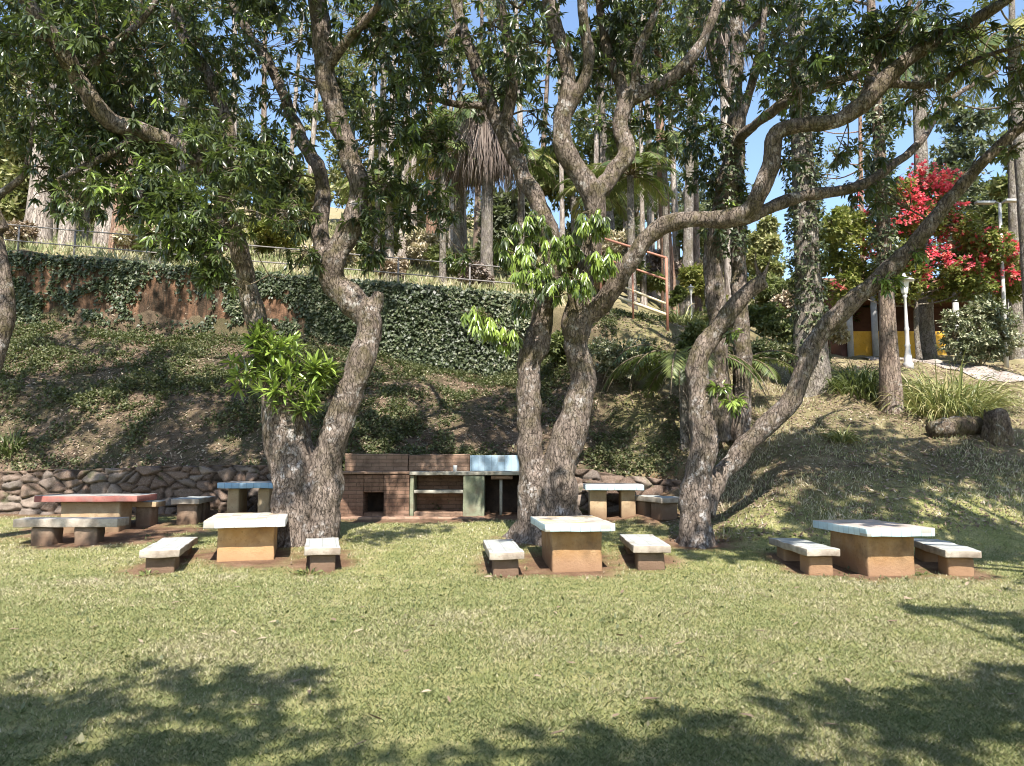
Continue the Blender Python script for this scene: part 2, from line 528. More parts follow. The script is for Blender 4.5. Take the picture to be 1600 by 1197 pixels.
def stucco_material():
    t = NT('stained and shaded stucco')
    p = t.obj()
    st = t.n('Mapping', ins={'Vector': p, 'Scale': (1.0, 1.0, .16)}).outputs[0]
    n1 = t.noise(p, 1.7, 6, .7)
    n2 = t.noise(st, 3.2, 6, .7, .4)
    n3 = t.noise(p, 14, 5, .7)
    col = t.ramp(n1, [(.3, (.12, .068, .042)), (.5, (.20, .112, .068)), (.7, (.31, .18, .115))])  # browns kept dark so the colour also carries shade on the wall
    col = t.mix(t.ramp(n2, [(.42, 0.0), (.58, .92)]), col, (.030, .025, .018))  # dark streaks: weather stains plus tree shade put into the colour
    col = t.mix(t.ramp(n3, [(.52, 0.0), (.64, .6)]), col, (.07, .05, .034))
    col = t.mix(t.ramp(t.noise(p, 4.5, 5, .7), [(.6, 0.0), (.68, .6)]), col, (.34, .27, .2))
    return t.finish(col, .95, t.bump(t.math('ADD', n3, n1), .9, .04), .1)


M['stucco'] = stucco_material()
M['stucco_plain'] = plaster_mat('orange stucco', (.15, .085, .053), (.25, .14, .088), (.030, .025, .018), 1.6, .9, low=(.13, .08, .05))
M['metal'] = plain_mat('weathered railing steel', (.22, .20, .185), .6, .4, .5)
M['orange_paint'] = plain_mat('orange paint', (.40, .185, .125), .7, .4, .3)
M['cream_paint'] = plain_mat('cream paint', (.68, .58, .38), .5, .4, .3)
M['white_paint'] = plain_mat('white paint', (.52, .51, .49), .5, .4, .55, scale=5.0)
M['glass'] = plain_mat('lantern glass', (.60, .60, .56), .15, .6, .1)
M['yellow_wall'] = plaster_mat('yellow wall paint', (.66, .36, .045), (.72, .43, .08), (.45, .26, .06), 2.0, .2)
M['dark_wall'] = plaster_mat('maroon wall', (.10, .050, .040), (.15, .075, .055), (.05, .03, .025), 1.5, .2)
M['roof'] = brick_mat('roof tile', (.22, .09, .055), (.30, .14, .09), (.10, .05, .035), .2, .3)
M['paving'] = brick_mat('grey paving', (.30, .265, .235), (.38, .345, .31), (.17, .14, .12), .4, .4, .25, vertical=False)
M['stump'] = bark_mat('stump bark', (.07, .05, .035), (.20, .15, .11), moss_amt=.6)
M['cut'] = plain_mat('cut wood', (.33, .25, .17), .85, .2, .5, scale=20)
M['cup'] = plain_mat('white plastic', (.80, .80, .78), .35, .5, .05)


def stone_material():
    t = NT('rubble stone')
    p = t.pos()
    n1 = t.noise(p, 6, 6, .7)
    n2 = t.noise(p, 32, 5, .7)
    base = t.ramp(t.attr('cell'), [(0, (.095, .064, .048)), (.35, (.155, .105, .078)), (.6, (.195, .138, .104)), (.8, (.15, .125, .108)), (1, (.26, .205, .165))])
    col = t.mix(t.ramp(n1, [(.42, 0.0), (.7, .7)]), base, (.10, .075, .055))
    col = t.mix(t.ramp(n2, [(.5, 0.0), (.68, .35)]), col, (.40, .33, .27))
    col = t.mix(t.attr('gap'), col, (.028, .020, .014))
    col = t.mix(t.ramp(t.noise(p, 2.5, 5, .65), [(.58, 0.0), (.68, .6)]), col, (.06, .07, .025))
    return t.finish(col, .9, t.bump(t.math('ADD', n2, n1), .6, .02), .2)


M['stone'] = stone_material()


# ------------------------------------------------------------------ leaves
def norm(a):
    return a / (np.linalg.norm(a, axis=-1, keepdims=True) + 1e-9)


def leaf_mesh(name, base, d, up, L, W, curl, tint, simple=False):
    n = len(base)
    side = norm(np.cross(d, up))
    nr = np.cross(side, d)
    L = np.broadcast_to(L, (n,))[:, None]
    W = np.broadcast_to(W, (n,))[:, None]
    curl = np.broadcast_to(curl, (n,))[:, None]
    if simple:
        v = np.stack([base, base + d * L * .45 + side * W * .5 - nr * curl * L * .15, base + d * L - nr * curl * L * .6, base + d * L * .45 - side * W * .5 - nr * curl * L * .15], 1)
        k = 4
        loops = (np.arange(n)[:, None] * 4 + np.array([0, 1, 2, 3])).ravel()
        totals = np.full(n, 4)
    else:
        f = W * .18
        v = np.stack([
            base,
            base + d * L * .32 + side * W * .48 + nr * (f - curl * L * .08),
            base + d * L * .32 - side * W * .48 + nr * (f - curl * L * .08),
            base + d * L * .34 - nr * (curl * L * .06),
            base + d * L * .70 + side * W * .36 + nr * (f * .8 - curl * L * .36),
            base + d * L * .70 - side * W * .36 + nr * (f * .8 - curl * L * .36),
            base + d * L * .72 - nr * (curl * L * .36),
            base + d * L * .97 - nr * curl * L * .75], 1)
        k = 8
        loops = (np.arange(n)[:, None] * 8 + np.array([0, 3, 1, 0, 2, 3, 1, 3, 6, 4, 3, 2, 5, 6, 4, 6, 7, 6, 5, 7])).ravel()
        totals = np.tile([3, 3, 4, 4, 3, 3], n)
    return raw_mesh(name, v.reshape(-1, 3), loops, totals, {'tint': np.repeat(np.broadcast_to(tint, (n,)), k)})


def rosettes(cent, axis, n, L, W, droop=.35, open_=1.0, rng=RNG):
    """whorls of leaves at twig ends -> flat arrays"""
    m = len(cent)
    axis = norm(axis)
    ref = np.where(np.abs(axis[:, 2:3]) < .9, np.array([[0, 0, 1.0]]), np.array([[1.0, 0, 0]]))
    u = norm(np.cross(axis, ref))
    w = np.cross(axis, u)
    a = rng.uniform(0, 2 * PI, (m, 1)) + np.arange(n)[None] * 2.4 + rng.normal(0, .25, (m, n))
    tilt = rng.uniform(.15, 1.0, (m, n)) * open_
    rad = np.cos(a)[..., None] * u[:, None] + np.sin(a)[..., None] * w[:, None]
    d = norm(axis[:, None] * (1.1 - tilt)[..., None] + rad * tilt[..., None] + np.array([0, 0, -1.0]) * (droop + rng.normal(0, .15, (m, n)))[..., None])
    up = norm(axis[:, None] * .6 + np.array([0, 0, .8]) + rng.normal(0, .25, (m, n, 3)))
    base = cent[:, None] - axis[:, None] * (rng.uniform(0, .10, (m, n)))[..., None] + rad * .012
    l = L * rng.uniform(.65, 1.2, (m, n))
    ww = W * rng.uniform(.8, 1.2, (m, n))
    return base.reshape(-1, 3), d.reshape(-1, 3), up.reshape(-1, 3), l.ravel(), ww.ravel()


SUN_EL, SUN_AZ = math.radians(50), math.radians(7)   # from behind the viewer, a touch to the right
TOSUN = np.array([math.cos(SUN_EL) * math.sin(SUN_AZ), -math.cos(SUN_EL) * math.cos(SUN_AZ), math.sin(SUN_EL)])


def limb3(spec):
    """[(px,py,Y,width_px)...] -> list of (x,y,z,r)"""
    out = []
    for px, py, Y, w in spec:
        p = P(px, py, Y)
        out.append((p.x, p.y, p.z, .88 * w / 2 / FPX * Y))
    return out


def build_wood(name, limbs, mat, parent, voxel=.028, bumpy=.16, seed=0):
    pcs = []
    for lb in limbs:
        c = catmull(lb, 7)
        for q in c:
            w1 = mn.noise_vector(Vector((q[0] * 1.1 + seed, q[1] * 1.1, q[2] * 1.1)))
            w2 = mn.noise_vector(Vector((q[0] * 3.1, q[1] * 3.1 + seed, q[2] * 3.1)))
            kk = min(q[3], .16)
            q[:3] += (np.array(w1) * .48 + np.array(w2) * .24) * kk
            q[3] *= 1 + .14 * mn.noise(Vector((q[0] * 2.3, q[1] * 2.3, q[2] * 2.3 + seed)))
        pcs.append(tube(c[:, :3], np.maximum(c[:, 3], .012), 12))
    me = join_mesh(name, pcs)
    tmp = bpy.data.objects.new('wood_work', me)
    C.objects.link(tmp)
    md = tmp.modifiers.new('r', 'REMESH')
    md.mode = 'VOXEL'
    md.voxel_size = voxel
    ms = tmp.modifiers.new('s', 'SMOOTH')
    ms.factor = .5
    ms.iterations = 3
    dg = bpy.context.evaluated_depsgraph_get()
    m2 = bpy.data.meshes.new_from_object(tmp.evaluated_get(dg))
    bpy.data.objects.remove(tmp)
    m2.name = name
    n = len(m2.vertices)
    co = np.empty(n * 3)
    m2.vertices.foreach_get('co', co)
    no = np.empty(n * 3)
    m2.vertices.foreach_get('normal', no)
    co = co.reshape(-1, 3)
    no = no.reshape(-1, 3)
    # radius proxy: thicker wood carries bigger lumps
    allp = np.concatenate([catmull(lb, 2) for lb in limbs])
    amp = np.empty(n)
    for s in range(0, n, 4000):
        dd = ((co[s:s + 4000, None] - allp[None, :, :3]) ** 2).sum(-1)
        amp[s:s + 4000] = allp[dd.argmin(1), 3]
    lump = np.array([mn.noise(Vector((p[0] * 2.6 + seed, p[1] * 2.6, p[2] * 1.7))) + .55 * mn.noise(Vector((p[0] * 7.5, p[1] * 7.5 + seed, p[2] * 5.0))) + .25 * mn.noise(Vector((p[0] * 19, p[1] * 19 + seed, p[2] * 13.0))) for p in co])
    co += no * (lump * amp * bumpy)[:, None]
    m2.vertices.foreach_set('co', co.ravel())
    m2.update()
    m2.materials.clear()
    return link(name, m2, mat, parent, True)


LAWN_CLEAR = 12.6
SUN_HOLES = [(P(435, 575, 13.7), .8), (P(460, 620, 13.6), .5), (P(850, 400, 13.2), .8), (P(930, 400, 13.0), .55), (P(770, 510, 13.5), .5), (P(545, 610, 13.9), .4), (P(575, 510, 13.9), .3),
             (P(905, 640, 13.8), .35), (P(1210, 270, 12.2), .35), (P(1090, 345, 12.8), .3), (P(970, 220, 13.9), .4), (P(1330, 660, 18.3), .9), (P(1400, 640, 19), .9), (P(1280, 690, 17.3), .6), (P(1480, 600, 18.9), .8),
             (P(1450, 310, 24.2), 1.2), (P(1540, 400, 24.2), 1.1), (P(1530, 500, 23), 1.1), (P(1475, 535, 28), .7), (P(230, 205, 12.6), .4), (P(300, 340, 12), .7), (P(370, 340, 12.2), .6), (P(220, 640, 20), .7),
             (P(150, 610, 20), .6), (P(300, 560, 22), .7), (P(60, 560, 22.5), .7), (P(620, 620, 20), .7), (P(700, 650, 19.5), .6), (P(580, 690, 18.3), .6), (P(740, 590, 22), .6), (P(1000, 600, 20), .7),
             (P(190, 470, 24.7), .6), (P(300, 490, 24.8), .5), (P(650, 520, 25), .8), (P(730, 520, 25), .6), (P(1240, 200, 12.1), .3), (P(130, 690, 18.5), .7), (P(350, 690, 18.5), .5), (P(1235, 640, 14), .35), (P(385, 808, 12), .75), (P(890, 812, 11.6), .6), (P(1360, 818, 11), .8), (P(260, 850, 12), .5), (P(790, 850, 12), .5), (P(600, 880, 12.5), .5), (P(380, 870, 11.4), .6), (P(500, 740, 14), .35), (P(1090, 660, 13.8), .3), (P(835, 620, 14), .3)]


def build_crown(tree, limbs, blobs, leafm, L=.21, W=.05, n=12, droop=.5, seed=0, twig_r=.026, sun_clear=True, maxlink=None):
    """blobs: (centre Vector, radius, rosettes, tint mean)"""
    rng = np.random.default_rng(100 + seed)
    allp = np.concatenate([catmull(lb, 4) for lb in limbs])
    cents, axes, tints, twigs = [], [], [], []
    drs = []
    nodes, nrad = [tuple(q[:3]) for q in allp], [q[3] for q in allp]
    blobs = sorted(blobs, key=lambda b: ((allp[:, :3] - np.array(b[0], float)) ** 2).sum(1).min())
    for (c, r, k, tint, *dr) in blobs:
        c = np.array(c, float)
        q = rng.normal(0, 1, (k, 3))
        q = norm(q) * (rng.uniform(0, 1, (k, 1)) ** .45) * r * np.array([1.05, 1.0, .85])
        pts = c + q
        if sun_clear:   # keep the sunny lawn clear of this tree's shade
            ys = pts[:, 1] + pts[:, 2] / TOSUN[2] * -TOSUN[1]
            xs = pts[:, 0] - pts[:, 2] / TOSUN[2] * TOSUN[0]
            lim = LAWN_CLEAR + .9 * np.sin(xs * 1.3 + 1) + .5 * np.sin(xs * 3.1) - np.clip((xs - 7.2) * 2, 0, 4)
            pts = pts[(ys > lim) | (rng.uniform(size=len(ys)) < .04)]
        if not len(pts):
            continue
        keep = pts[:, 2] > .5
        if sun_clear:
            for hp, hr in SUN_HOLES:
                v = pts - np.array(hp)
                t_ = v @ TOSUN
                perp = np.linalg.norm(v - t_[:, None] * TOSUN, axis=1)
                keep &= ~((t_ > hr + .5) & (perp < hr * rng.uniform(.7, 1.15, len(pts))))
        pts = pts[keep]
        ax = norm(norm(pts - c) * .8 + np.array([0, 0, -.15]) + rng.normal(0, .45, (len(pts), 3)))
        dr = dr[0] if dr else droop
        if dr < .2:
            ax = norm(ax + np.array([0, 0, .9]))
        cents.append(pts)
        axes.append(ax)
        drs.append(np.full(len(pts), dr))
        tints.append(np.full(len(pts), tint))
        # wood that carries the blob
        na = np.array(nodes)
        d = ((na - c) ** 2).sum(1)
        j = d.argmin()
        s = na[j]
        dist = math.sqrt(d[j])
        mid = (s + c) / 2 + rng.normal(0, .16, 3) * max(dist, .3) + np.array([0, 0, .06 * dist])
        rr = min(max(twig_r * (.6 + .35 * dist), .012), max(nrad[j] * .8, .012))
        path = catmull([tuple(s), tuple(mid), tuple(c)], 4)
        twigs.append(tube(path, np.linspace(rr, rr * .45, len(path)), 6))
        for q in path[2::2]:
            nodes.append(tuple(q))
            nrad.append(rr * .7)
        for p in pts[:: max(1, len(pts) // 11)]:
            t0 = path[rng.integers(len(path) // 2, len(path))]
            m = (t0 + p) / 2 + rng.normal(0, .10, 3)
            pp = catmull([tuple(t0), tuple(m), tuple(p)], 3)
            twigs.append(tube(pp, np.linspace(rr * .5, .006, len(pp)), 5, False))
    cents = np.concatenate(cents)
    axes = np.concatenate(axes)
    tints = np.concatenate(tints)
    b, d, u, l, w = rosettes(cents, axes, n, L, W, np.concatenate(drs)[:, None], 1.0, rng)
    l = l * np.repeat(np.where(np.concatenate(drs) < .2, 1.5, np.where(np.concatenate(drs) > 1.2, 1.08, 1.0)), n)
    w = w * np.repeat(np.where(np.concatenate(drs) < .2, 1.35, 1.0), n)
    per_ros = np.clip(tints + rng.normal(0, .15, len(tints)), 0, 1)
    tt = np.clip(np.repeat(per_ros, n) + rng.normal(0, .12, len(b)), 0, 1)
    me = leaf_mesh('crown', b, d, u, l, w, rng.uniform(.0, .35, len(b)), tt)
    cr = link('crown', me, leafm, tree)
    trunk = [q for q in tree.children if q.name.split('.')[0] == 'trunk'][0]
    link('branches', join_mesh('branches', twigs), M['twig'], trunk, True)
    return cr


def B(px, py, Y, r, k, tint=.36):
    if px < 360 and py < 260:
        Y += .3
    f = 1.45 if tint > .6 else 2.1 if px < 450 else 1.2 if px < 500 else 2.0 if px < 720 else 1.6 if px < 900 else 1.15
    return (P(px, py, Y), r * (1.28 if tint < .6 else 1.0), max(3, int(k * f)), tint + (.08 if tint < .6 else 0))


def upper(x0, x1, y0, y1, z0, z1, nb, k, r, seed):
    rng = np.random.default_rng(seed)
    return [(Vector((rng.uniform(x0, x1), rng.uniform(y0, y1), rng.uniform(z0, z1))), r * rng.uniform(.8, 1.25), k, .32) for _ in range(nb)]


# ------------------------------------------------------------------ world, sun, camera
def build_light():
    w = bpy.data.worlds.new('World')
    bpy.context.scene.world = w
    w.use_nodes = True
    nt = w.node_tree
    bg = nt.nodes['Background']
    sky = nt.nodes.new('ShaderNodeTexSky')
    sky.sky_type = 'NISHITA'
    sky.sun_disc = False
    sky.sun_elevation = SUN_EL
    sky.sun_rotation = PI - SUN_AZ
    sky.air_density = 1.0
    sky.dust_density = .6
    sky.ozone_density = 1.5
    nt.links.new(sky.outputs[0], bg.inputs[0])
    bg.inputs[1].default_value = .135
    ld = bpy.data.lights.new('sun', 'SUN')
    ld.energy = 4.9
    ld.angle = math.radians(.55)
    ld.color = (1.0, .94, .86)
    s = bpy.data.objects.new('sun', ld)
    C.objects.link(s)
    s.rotation_euler = Vector(TOSUN).to_track_quat('Z', 'Y').to_euler()
    s.location = (3, -20, 25)
    cd = bpy.data.cameras.new('camera')
    cd.sensor_width = 36
    cd.sensor_fit = 'HORIZONTAL'
    cd.lens = FPX / 1600 * 36
    cd.clip_start = .1
    cd.clip_end = 2000
    cam = bpy.data.objects.new('camera', cd)
    C.objects.link(cam)
    cam.location = (0, 0, EYE)
    cam.rotation_euler = (PI / 2 + TH, 0, 0)
    sc = bpy.context.scene
    sc.camera = cam
    sc.view_settings.view_transform = 'Standard'
    sc.view_settings.look = 'None'
    sc.view_settings.exposure = 1.2
    sc.view_settings.gamma = 1
    cy = sc.cycles
    cy.max_bounces = 6
    cy.diffuse_bounces = 4
    cy.glossy_bounces = 2
    cy.transmission_bounces = 3
    cy.caustics_reflective = False
    cy.caustics_refractive = False
    cy.use_denoising = True
    cy.filter_width = 1.05


# ------------------------------------------------------------------ ground
SOIL_SPOTS = []     # (x, y, rx, ry)


def soil_mask(x, y):
    m = np.zeros_like(x)
    wob = (fbm(x, y, 1.6, 3) - .5) * 1.5 + (fbm(x, y, 5.5, 4) - .5) * .8
    for (sx, sy, rx, ry) in SOIL_SPOTS:
        d = np.sqrt(((x - sx) / rx) ** 2 + ((y - sy) / ry) ** 2) + wob * .6
        m = np.maximum(m, np.clip((1.22 - d) / .58, 0, 1))
    bay = np.clip((y - 16.35) / .3, 0, 1) * np.clip((18.0 - y) / .1, 0, 1) * np.clip((x + 4.6) / .4, 0, 1) * np.clip((.9 - x) / .4, 0, 1)
    m = np.maximum(m, bay)
    foot = np.clip((y - 16.7 - wob * .3) / .4, 0, 1) * np.clip((18.0 - y) / .1, 0, 1) * np.clip((.24 - x / np.maximum(y, 3)) / .05, 0, 1)
    m = np.maximum(m, foot * .9)
    return m


def masks(x, y):
    u = x / np.maximum(y, 3)
    left = np.clip((.22 - u) / .1, 0, 1)
    bank = np.clip((y - 17.2) / .5, 0, 1) * left
    rb = np.clip((y - (13.2 + fbm(x, y, .8, 5) * 2.2)) / 1.2, 0, 1) * (1 - left)
    bank = np.maximum(bank, rb * .8)
    up = np.clip((y - 25.2) / .6, 0, 1)
    plaza = np.clip((u - .36) / .06, 0, 1) * np.clip((y - 20.2) / 1.0, 0, 1)
    dry = np.maximum(up * left, .75 * plaza)
    dry = np.maximum(dry, (1 - left) * np.clip((y - 15.8) / 2, 0, 1) * np.clip(fbm(x, y, .9, 8) * 1.9 - .5, 0, .9))
    return bank, np.clip(dry, 0, 1)


def grid_lines(segs):
    out = []
    for a, b, n in segs:
        out += list(np.linspace(a, b, n, endpoint=False))
    out.append(segs[-1][1])
    return np.array(out)


def build_ground():
    xs = grid_lines([(-500, -60, 10), (-60, -22, 30), (-22, 22, 340), (22, 60, 30), (60, 500, 10)])
    ys = grid_lines([(-60, 2, 16), (2, 17, 110), (17, 18.1, 16), (18.1, 24.4, 56), (24.4, 25.8, 28), (25.8, 60, 60), (60, 500, 24)])
    X, Y = np.meshgrid(xs, ys)
    x, y = X.ravel(), Y.ravel()
    z = Hn(x, y)
    nx, ny = len(xs), len(ys)
    i = np.arange(nx * (ny - 1)).reshape(ny - 1, nx)[:, :-1].ravel()
    loops = np.stack([i, i + 1, i + nx + 1, i + nx], 1).ravel()
    bank, dry = masks(x, y)
    me = raw_mesh('ground', np.stack([x, y, z], 1), loops, np.full(len(i), 4), {'soil': soil_mask(x, y), 'bank': bank, 'dry': dry})
    tag(link('ground', me, M['ground'], None, True), 'lawn rising to a leafy bank and a dry upper terrace', 'ground', kind='structure')


def build_grass():
    rng = np.random.default_rng(5)
    n = 980000
    # density falls with distance
    lo, hi = 2.2, 18.5
    t = rng.uniform(0, 1, n)
    y = (lo ** -.35 + t * (hi ** -.35 - lo ** -.35)) ** (1 / -.35)
    x = rng.uniform(-1, 1, n) * (.72 * y + 2.0)
    u = x / np.maximum(y, 3)
    soil = soil_mask(x, y)
    keep = rng.uniform(size=n) > np.clip(soil * 1.25 - .9 * np.clip(fbm(x, y, 5.0, 39) - .5, 0, .5), 0, 1)
    # the left and middle lawn ends at the low wall
    end = np.where(u < .24, 17.1, 18.5)
    keep &= y < end
    thin = np.clip((y - 13.2) / 2.4, 0, .88) * np.clip((u - .2) / .06, 0, 1) * np.clip(.55 + fbm(x, y, 1.0, 37), .6, 1.1)
    keep &= rng.uniform(size=n) > thin
    bare = fbm(x, y, 1.1, 21) * .6 + fbm(x, y, .35, 23) * .4
    keep &= rng.uniform(size=n) > np.clip((bare - .5) * 3.0, 0, .7)
    keep &= ~((y > 16.45 + .35 * fbm(x, y, 2.0, 35)) & (x > -4.3) & (x < .6))
    x, y = x[keep], y[keep]
    n = len(x)
    z = Hn(x, y) - .004
    patch = .5 + (fbm(x, y, .45, 31) * .6 + fbm(x, y, 1.7, 33) * .4 - .5) * 1.15
    w = .0031 * np.clip(y / 4.5, .8, 3.2) * rng.uniform(.7, 1.4, n)
    h = rng.uniform(.012, .032, n) * (1 + .8 * np.clip(patch - .5, -.3, .5)) * np.clip(.9 + y * .02, 1, 1.4)
    a = rng.uniform(0, 2 * PI, n)
    lean = rng.uniform(.2, 1.5, n)
    base = np.stack([x, y, z], 1)
    side = np.stack([np.cos(a), np.sin(a), 0 * a], 1)
    fwd = np.stack([-np.sin(a), np.cos(a), 0 * a], 1)
    tip = base + np.stack([0 * a, 0 * a, h], 1) + fwd * (h * lean)[:, None]
    mid = base + np.stack([0 * a, 0 * a, h * .62], 1) + fwd * (h * lean * .35)[:, None]
    v = np.stack([base - side * w[:, None] * .5, base + side * w[:, None] * .5, mid + side * w[:, None] * .4, tip, mid - side * w[:, None] * .4], 1).reshape(-1, 3)
    loops = np.arange(n * 5)
    tint = np.clip(.46 + (patch - .5) * 1.2 + rng.normal(0, .13, n) + (rng.uniform(size=n) < .18) * .26, 0, 1)
    me = raw_mesh('grass', v, loops, np.full(n, 5), {'tint': np.repeat(tint, 5)})
    tag(link('grass', me, M['grass']), 'short patchy green and straw coloured lawn grass', 'grass', kind='stuff')


def slope_normal(x, y):
    e = .15
    nx = -(Hn(x + e, y) - Hn(x - e, y)) / (2 * e)
    ny = -(Hn(x, y + e) - Hn(x, y - e)) / (2 * e)
    return norm(np.stack([nx, ny, np.ones_like(nx)], 1))


def build_cover():
    rng = np.random.default_rng(8)
    # creeping plants on the bank
    n = 74000
    y = rng.uniform(17.7, 24.9, n)
    x = rng.uniform(-.74, .3, n) * y
    f = fbm(x, y, .75, 41) * .6 + fbm(x, y, 2.3, 43) * .4
    keep = rng.uniform(size=n) < np.clip((f - .44) * 4.5 + np.clip((y - 23.4) * .9, 0, .9), .06, 1)
    u = x / y
    keep &= rng.uniform(size=n) < np.clip((.27 - u) / .12, 0, 1)
    x, y, f = x[keep], y[keep], f[keep]
    nn = slope_normal(x, y)
    c = np.stack([x, y, Hn(x, y)], 1) + nn * rng.uniform(.0, .26, (len(x), 1)) * np.clip(f[:, None] * 2.4 - .75, .12, 1)
    b, d, up, l, w = rosettes(c, nn + rng.normal(0, .35, nn.shape), 4, .085, .055, .12, 1.0, rng)
    tint = np.clip(np.repeat(.42 + (f - .5) * .6, 4) + rng.normal(0, .2, len(b)), 0, 1)
    me = leaf_mesh('ground_cover', b, d, up, l, w, .2, tint, True)
    tag(link('ground_cover', me, M['cover_leaf']), 'creeping leafy ground cover spread over the shaded bank', 'ground cover', kind='stuff')
    # dry leaf litter
    n = 64000
    y = rng.uniform(13.8, 25.0, n)
    x = rng.uniform(-.74, .72, n) * y
    u = x / y
    keep = (y > 17.7) | (u > .2) & (rng.uniform(size=n) < .7)
    keep &= rng.uniform(size=n) < np.clip(1.1 - np.abs(fbm(x, y, .9, 51) - .45) * 2, .15, 1)
    x, y = x[keep], y[keep]
    n = len(x)
    nn = slope_normal(x, y)
    c = np.stack([x, y, Hn(x, y) + .012], 1) + nn * rng.uniform(0, .03, (n, 1))
    d = norm(np.cross(nn, rng.normal(0, 1, (n, 3))) + rng.normal(0, .2, (n, 3)))
    me = leaf_mesh('leaf_litter', c, d, norm(nn + rng.normal(0, .3, (n, 3))), rng.uniform(.06, .13, n), rng.uniform(.022, .042, n), rng.uniform(-.3, .4, n), np.clip(rng.normal(.46, .27, n), 0, 1), True)
    tag(link('leaf_litter', me, M['dead_leaf']), 'dry brown leaf litter scattered over the bank', 'leaf litter', kind='stuff')
    # longer rough grass of the right-hand bank
    n = 60000
    y = rng.uniform(14.0, 23, n)
    u = rng.uniform(.2, .78, n)
    x = u * y
    f = fbm(x, y, .8, 61)
    keep = rng.uniform(size=n) < np.clip((f - .42) * 3, .06, .7) * np.clip((u - .2) / .08, 0, 1)
    keep &= ~((y > 20.6) & (u > .42))
    x, y, f = x[keep], y[keep], f[keep]
    n = len(x)
    c = np.stack([x, y, Hn(x, y) - .01], 1)
    d = norm(np.array([0, -.25, 1.0]) + rng.normal(0, .6, (n, 3)))
    me = leaf_mesh('bank_grass', c, d, norm(rng.normal(0, 1, (n, 3))), rng.uniform(.05, .15, n), rng.uniform(.010, .02, n), rng.uniform(0, .6, n), np.clip(.55 + (f - .5) + rng.normal(0, .22, n), 0, 1), True)
    tag(link('bank_grass', me, M['grass']), 'thin rough grass on the right hand bank', 'grass', kind='stuff')
    # tall dry grass of the upper terrace behind the railing
    n = 34000
    y = rng.uniform(25.6, 48, n) ** 1.0
    u = rng.uniform(-.74, .08, n)
    x = u * y
    c = np.stack([x, y, Hn(x, y) - .02], 1)
    d = norm(np.array([0, 0, 1.0]) + rng.normal(0, .45, (n, 3)))
    f = fbm(x, y, .5, 71)
    me = leaf_mesh('terrace_grass', c, d, norm(rng.normal(0, 1, (n, 3))), rng.uniform(.15, .5, n), rng.uniform(.03, .06, n), rng.uniform(0, .5, n), np.clip(.47 + (f - .5) * 1.3 + rng.normal(0, .12, n), 0, 1), True)
    tag(link('terrace_grass', me, M['grass']), 'pale dry grass on the upper terrace behind the railing', 'grass', kind='stuff')


def build_weeds():
    """low broad leaved weeds growing through the lawn"""
    rng = np.random.default_rng(15)
    n = 9000
    y = rng.uniform(3.2, 16.5, n)
    x = rng.uniform(-.72, .72, n) * y
    f = fbm(x, y, .7, 91) * .6 + fbm(x, y, 2.6, 93) * .4
    ring = soil_mask(x, y)
    keep = rng.uniform(size=n) < np.clip((f - .5) * 5, 0, 1) + .35 * ((ring > .1) & (ring < .7))
    x, y = x[keep], y[keep]
    c = np.stack([x, y, Hn(x, y) + rng.uniform(.008, .03, len(x))], 1)
    b, d, up, l, w = rosettes(c, np.array([0, 0, 1.0]) + rng.normal(0, .25, c.shape), 6, .042, .022, .05, 1.0, rng)
    sz = np.repeat(rng.uniform(.5, 1.5, len(x)), 6)
    me = leaf_mesh('lawn_weeds', b, d, up, l * sz, w * sz, .2, np.clip(rng.normal(.55, .2, len(b)), 0, 1), True)
    tag(link('lawn_weeds', me, M['cover_leaf']), 'low broad leaved weeds growing through the lawn', 'weeds', kind='stuff')


def build_fallen():
    protos = []
    rng = np.random.default_rng(3)
    for k in range(5):
        L, W = .13, .038
        c = np.zeros((1, 3))
        me = leaf_mesh('fallen_leaf', c, np.array([[1.0, 0, 0.06]]), np.array([[0, 0.1 * k - .2, 1.0]]), np.array([L]), np.array([W]), np.array([-.25 + .12 * k]), np.array([(.45, .6, .8, .55, .85)[k]]))
        me.materials.append(M['dead_leaf'])
        protos.append(me)
    spots = [(680, 984), (750, 978), (560, 968), (525, 975), (215, 1002), (1065, 965), (1265, 992), (1280, 1035), (1200, 994), (985, 1038), (1000, 1101), (1285, 1137), (1320, 1064), (1180, 1130), (418, 1000), (630, 1026), (415, 938), (378, 922), (1180, 930), (1332, 925), (970, 932), (1410, 940), (1510, 918), (330, 930), (1125, 1000), (975, 996), (1590, 1090), (590, 905), (1240, 923), (770, 905), (1385, 975), (10, 990), (865, 960)]
    i = 0
    pts = [G(px, py) for px, py in spots]
    while len(pts) < 130:
        y = rng.uniform(4.6, 13.2)
        x = rng.uniform(-.64, .66) * y
        pts.append(Vector((x, y, 0)))
    for p in pts:
        o = bpy.data.objects.new('fallen_leaf', protos[i % 5])
        C.objects.link(o)
        o.location = (p.x, p.y, H(p.x, p.y) + .03)
        o.rotation_euler = (rng.uniform(-.25, .25), rng.uniform(-.25, .25), rng.uniform(0, 6.28))
        s = rng.uniform(.6, 1.15) * (1.15 if i < len(spots) else .8)
        o.scale = (s, s, s)
        tag(o, 'dry curled tan leaf fallen on the open lawn', 'leaf', 'fallen leaves on the lawn')
        i += 1


# ------------------------------------------------------------------ tables and benches
def quad_frame(fl, fr, bl, z):
    a, b, c = G(*fl, z), G(*fr, z), G(*bl, z)
    w = (b - a)
    l = (c - a)
    d = l.normalized()
    perp = Vector((d.y, -d.x, 0))
    width = w.dot(perp)
    length = l.length
    cen = a + l * .5 + perp * (width * .5)
    return cen, width, length, math.atan2(-d.x, d.y)


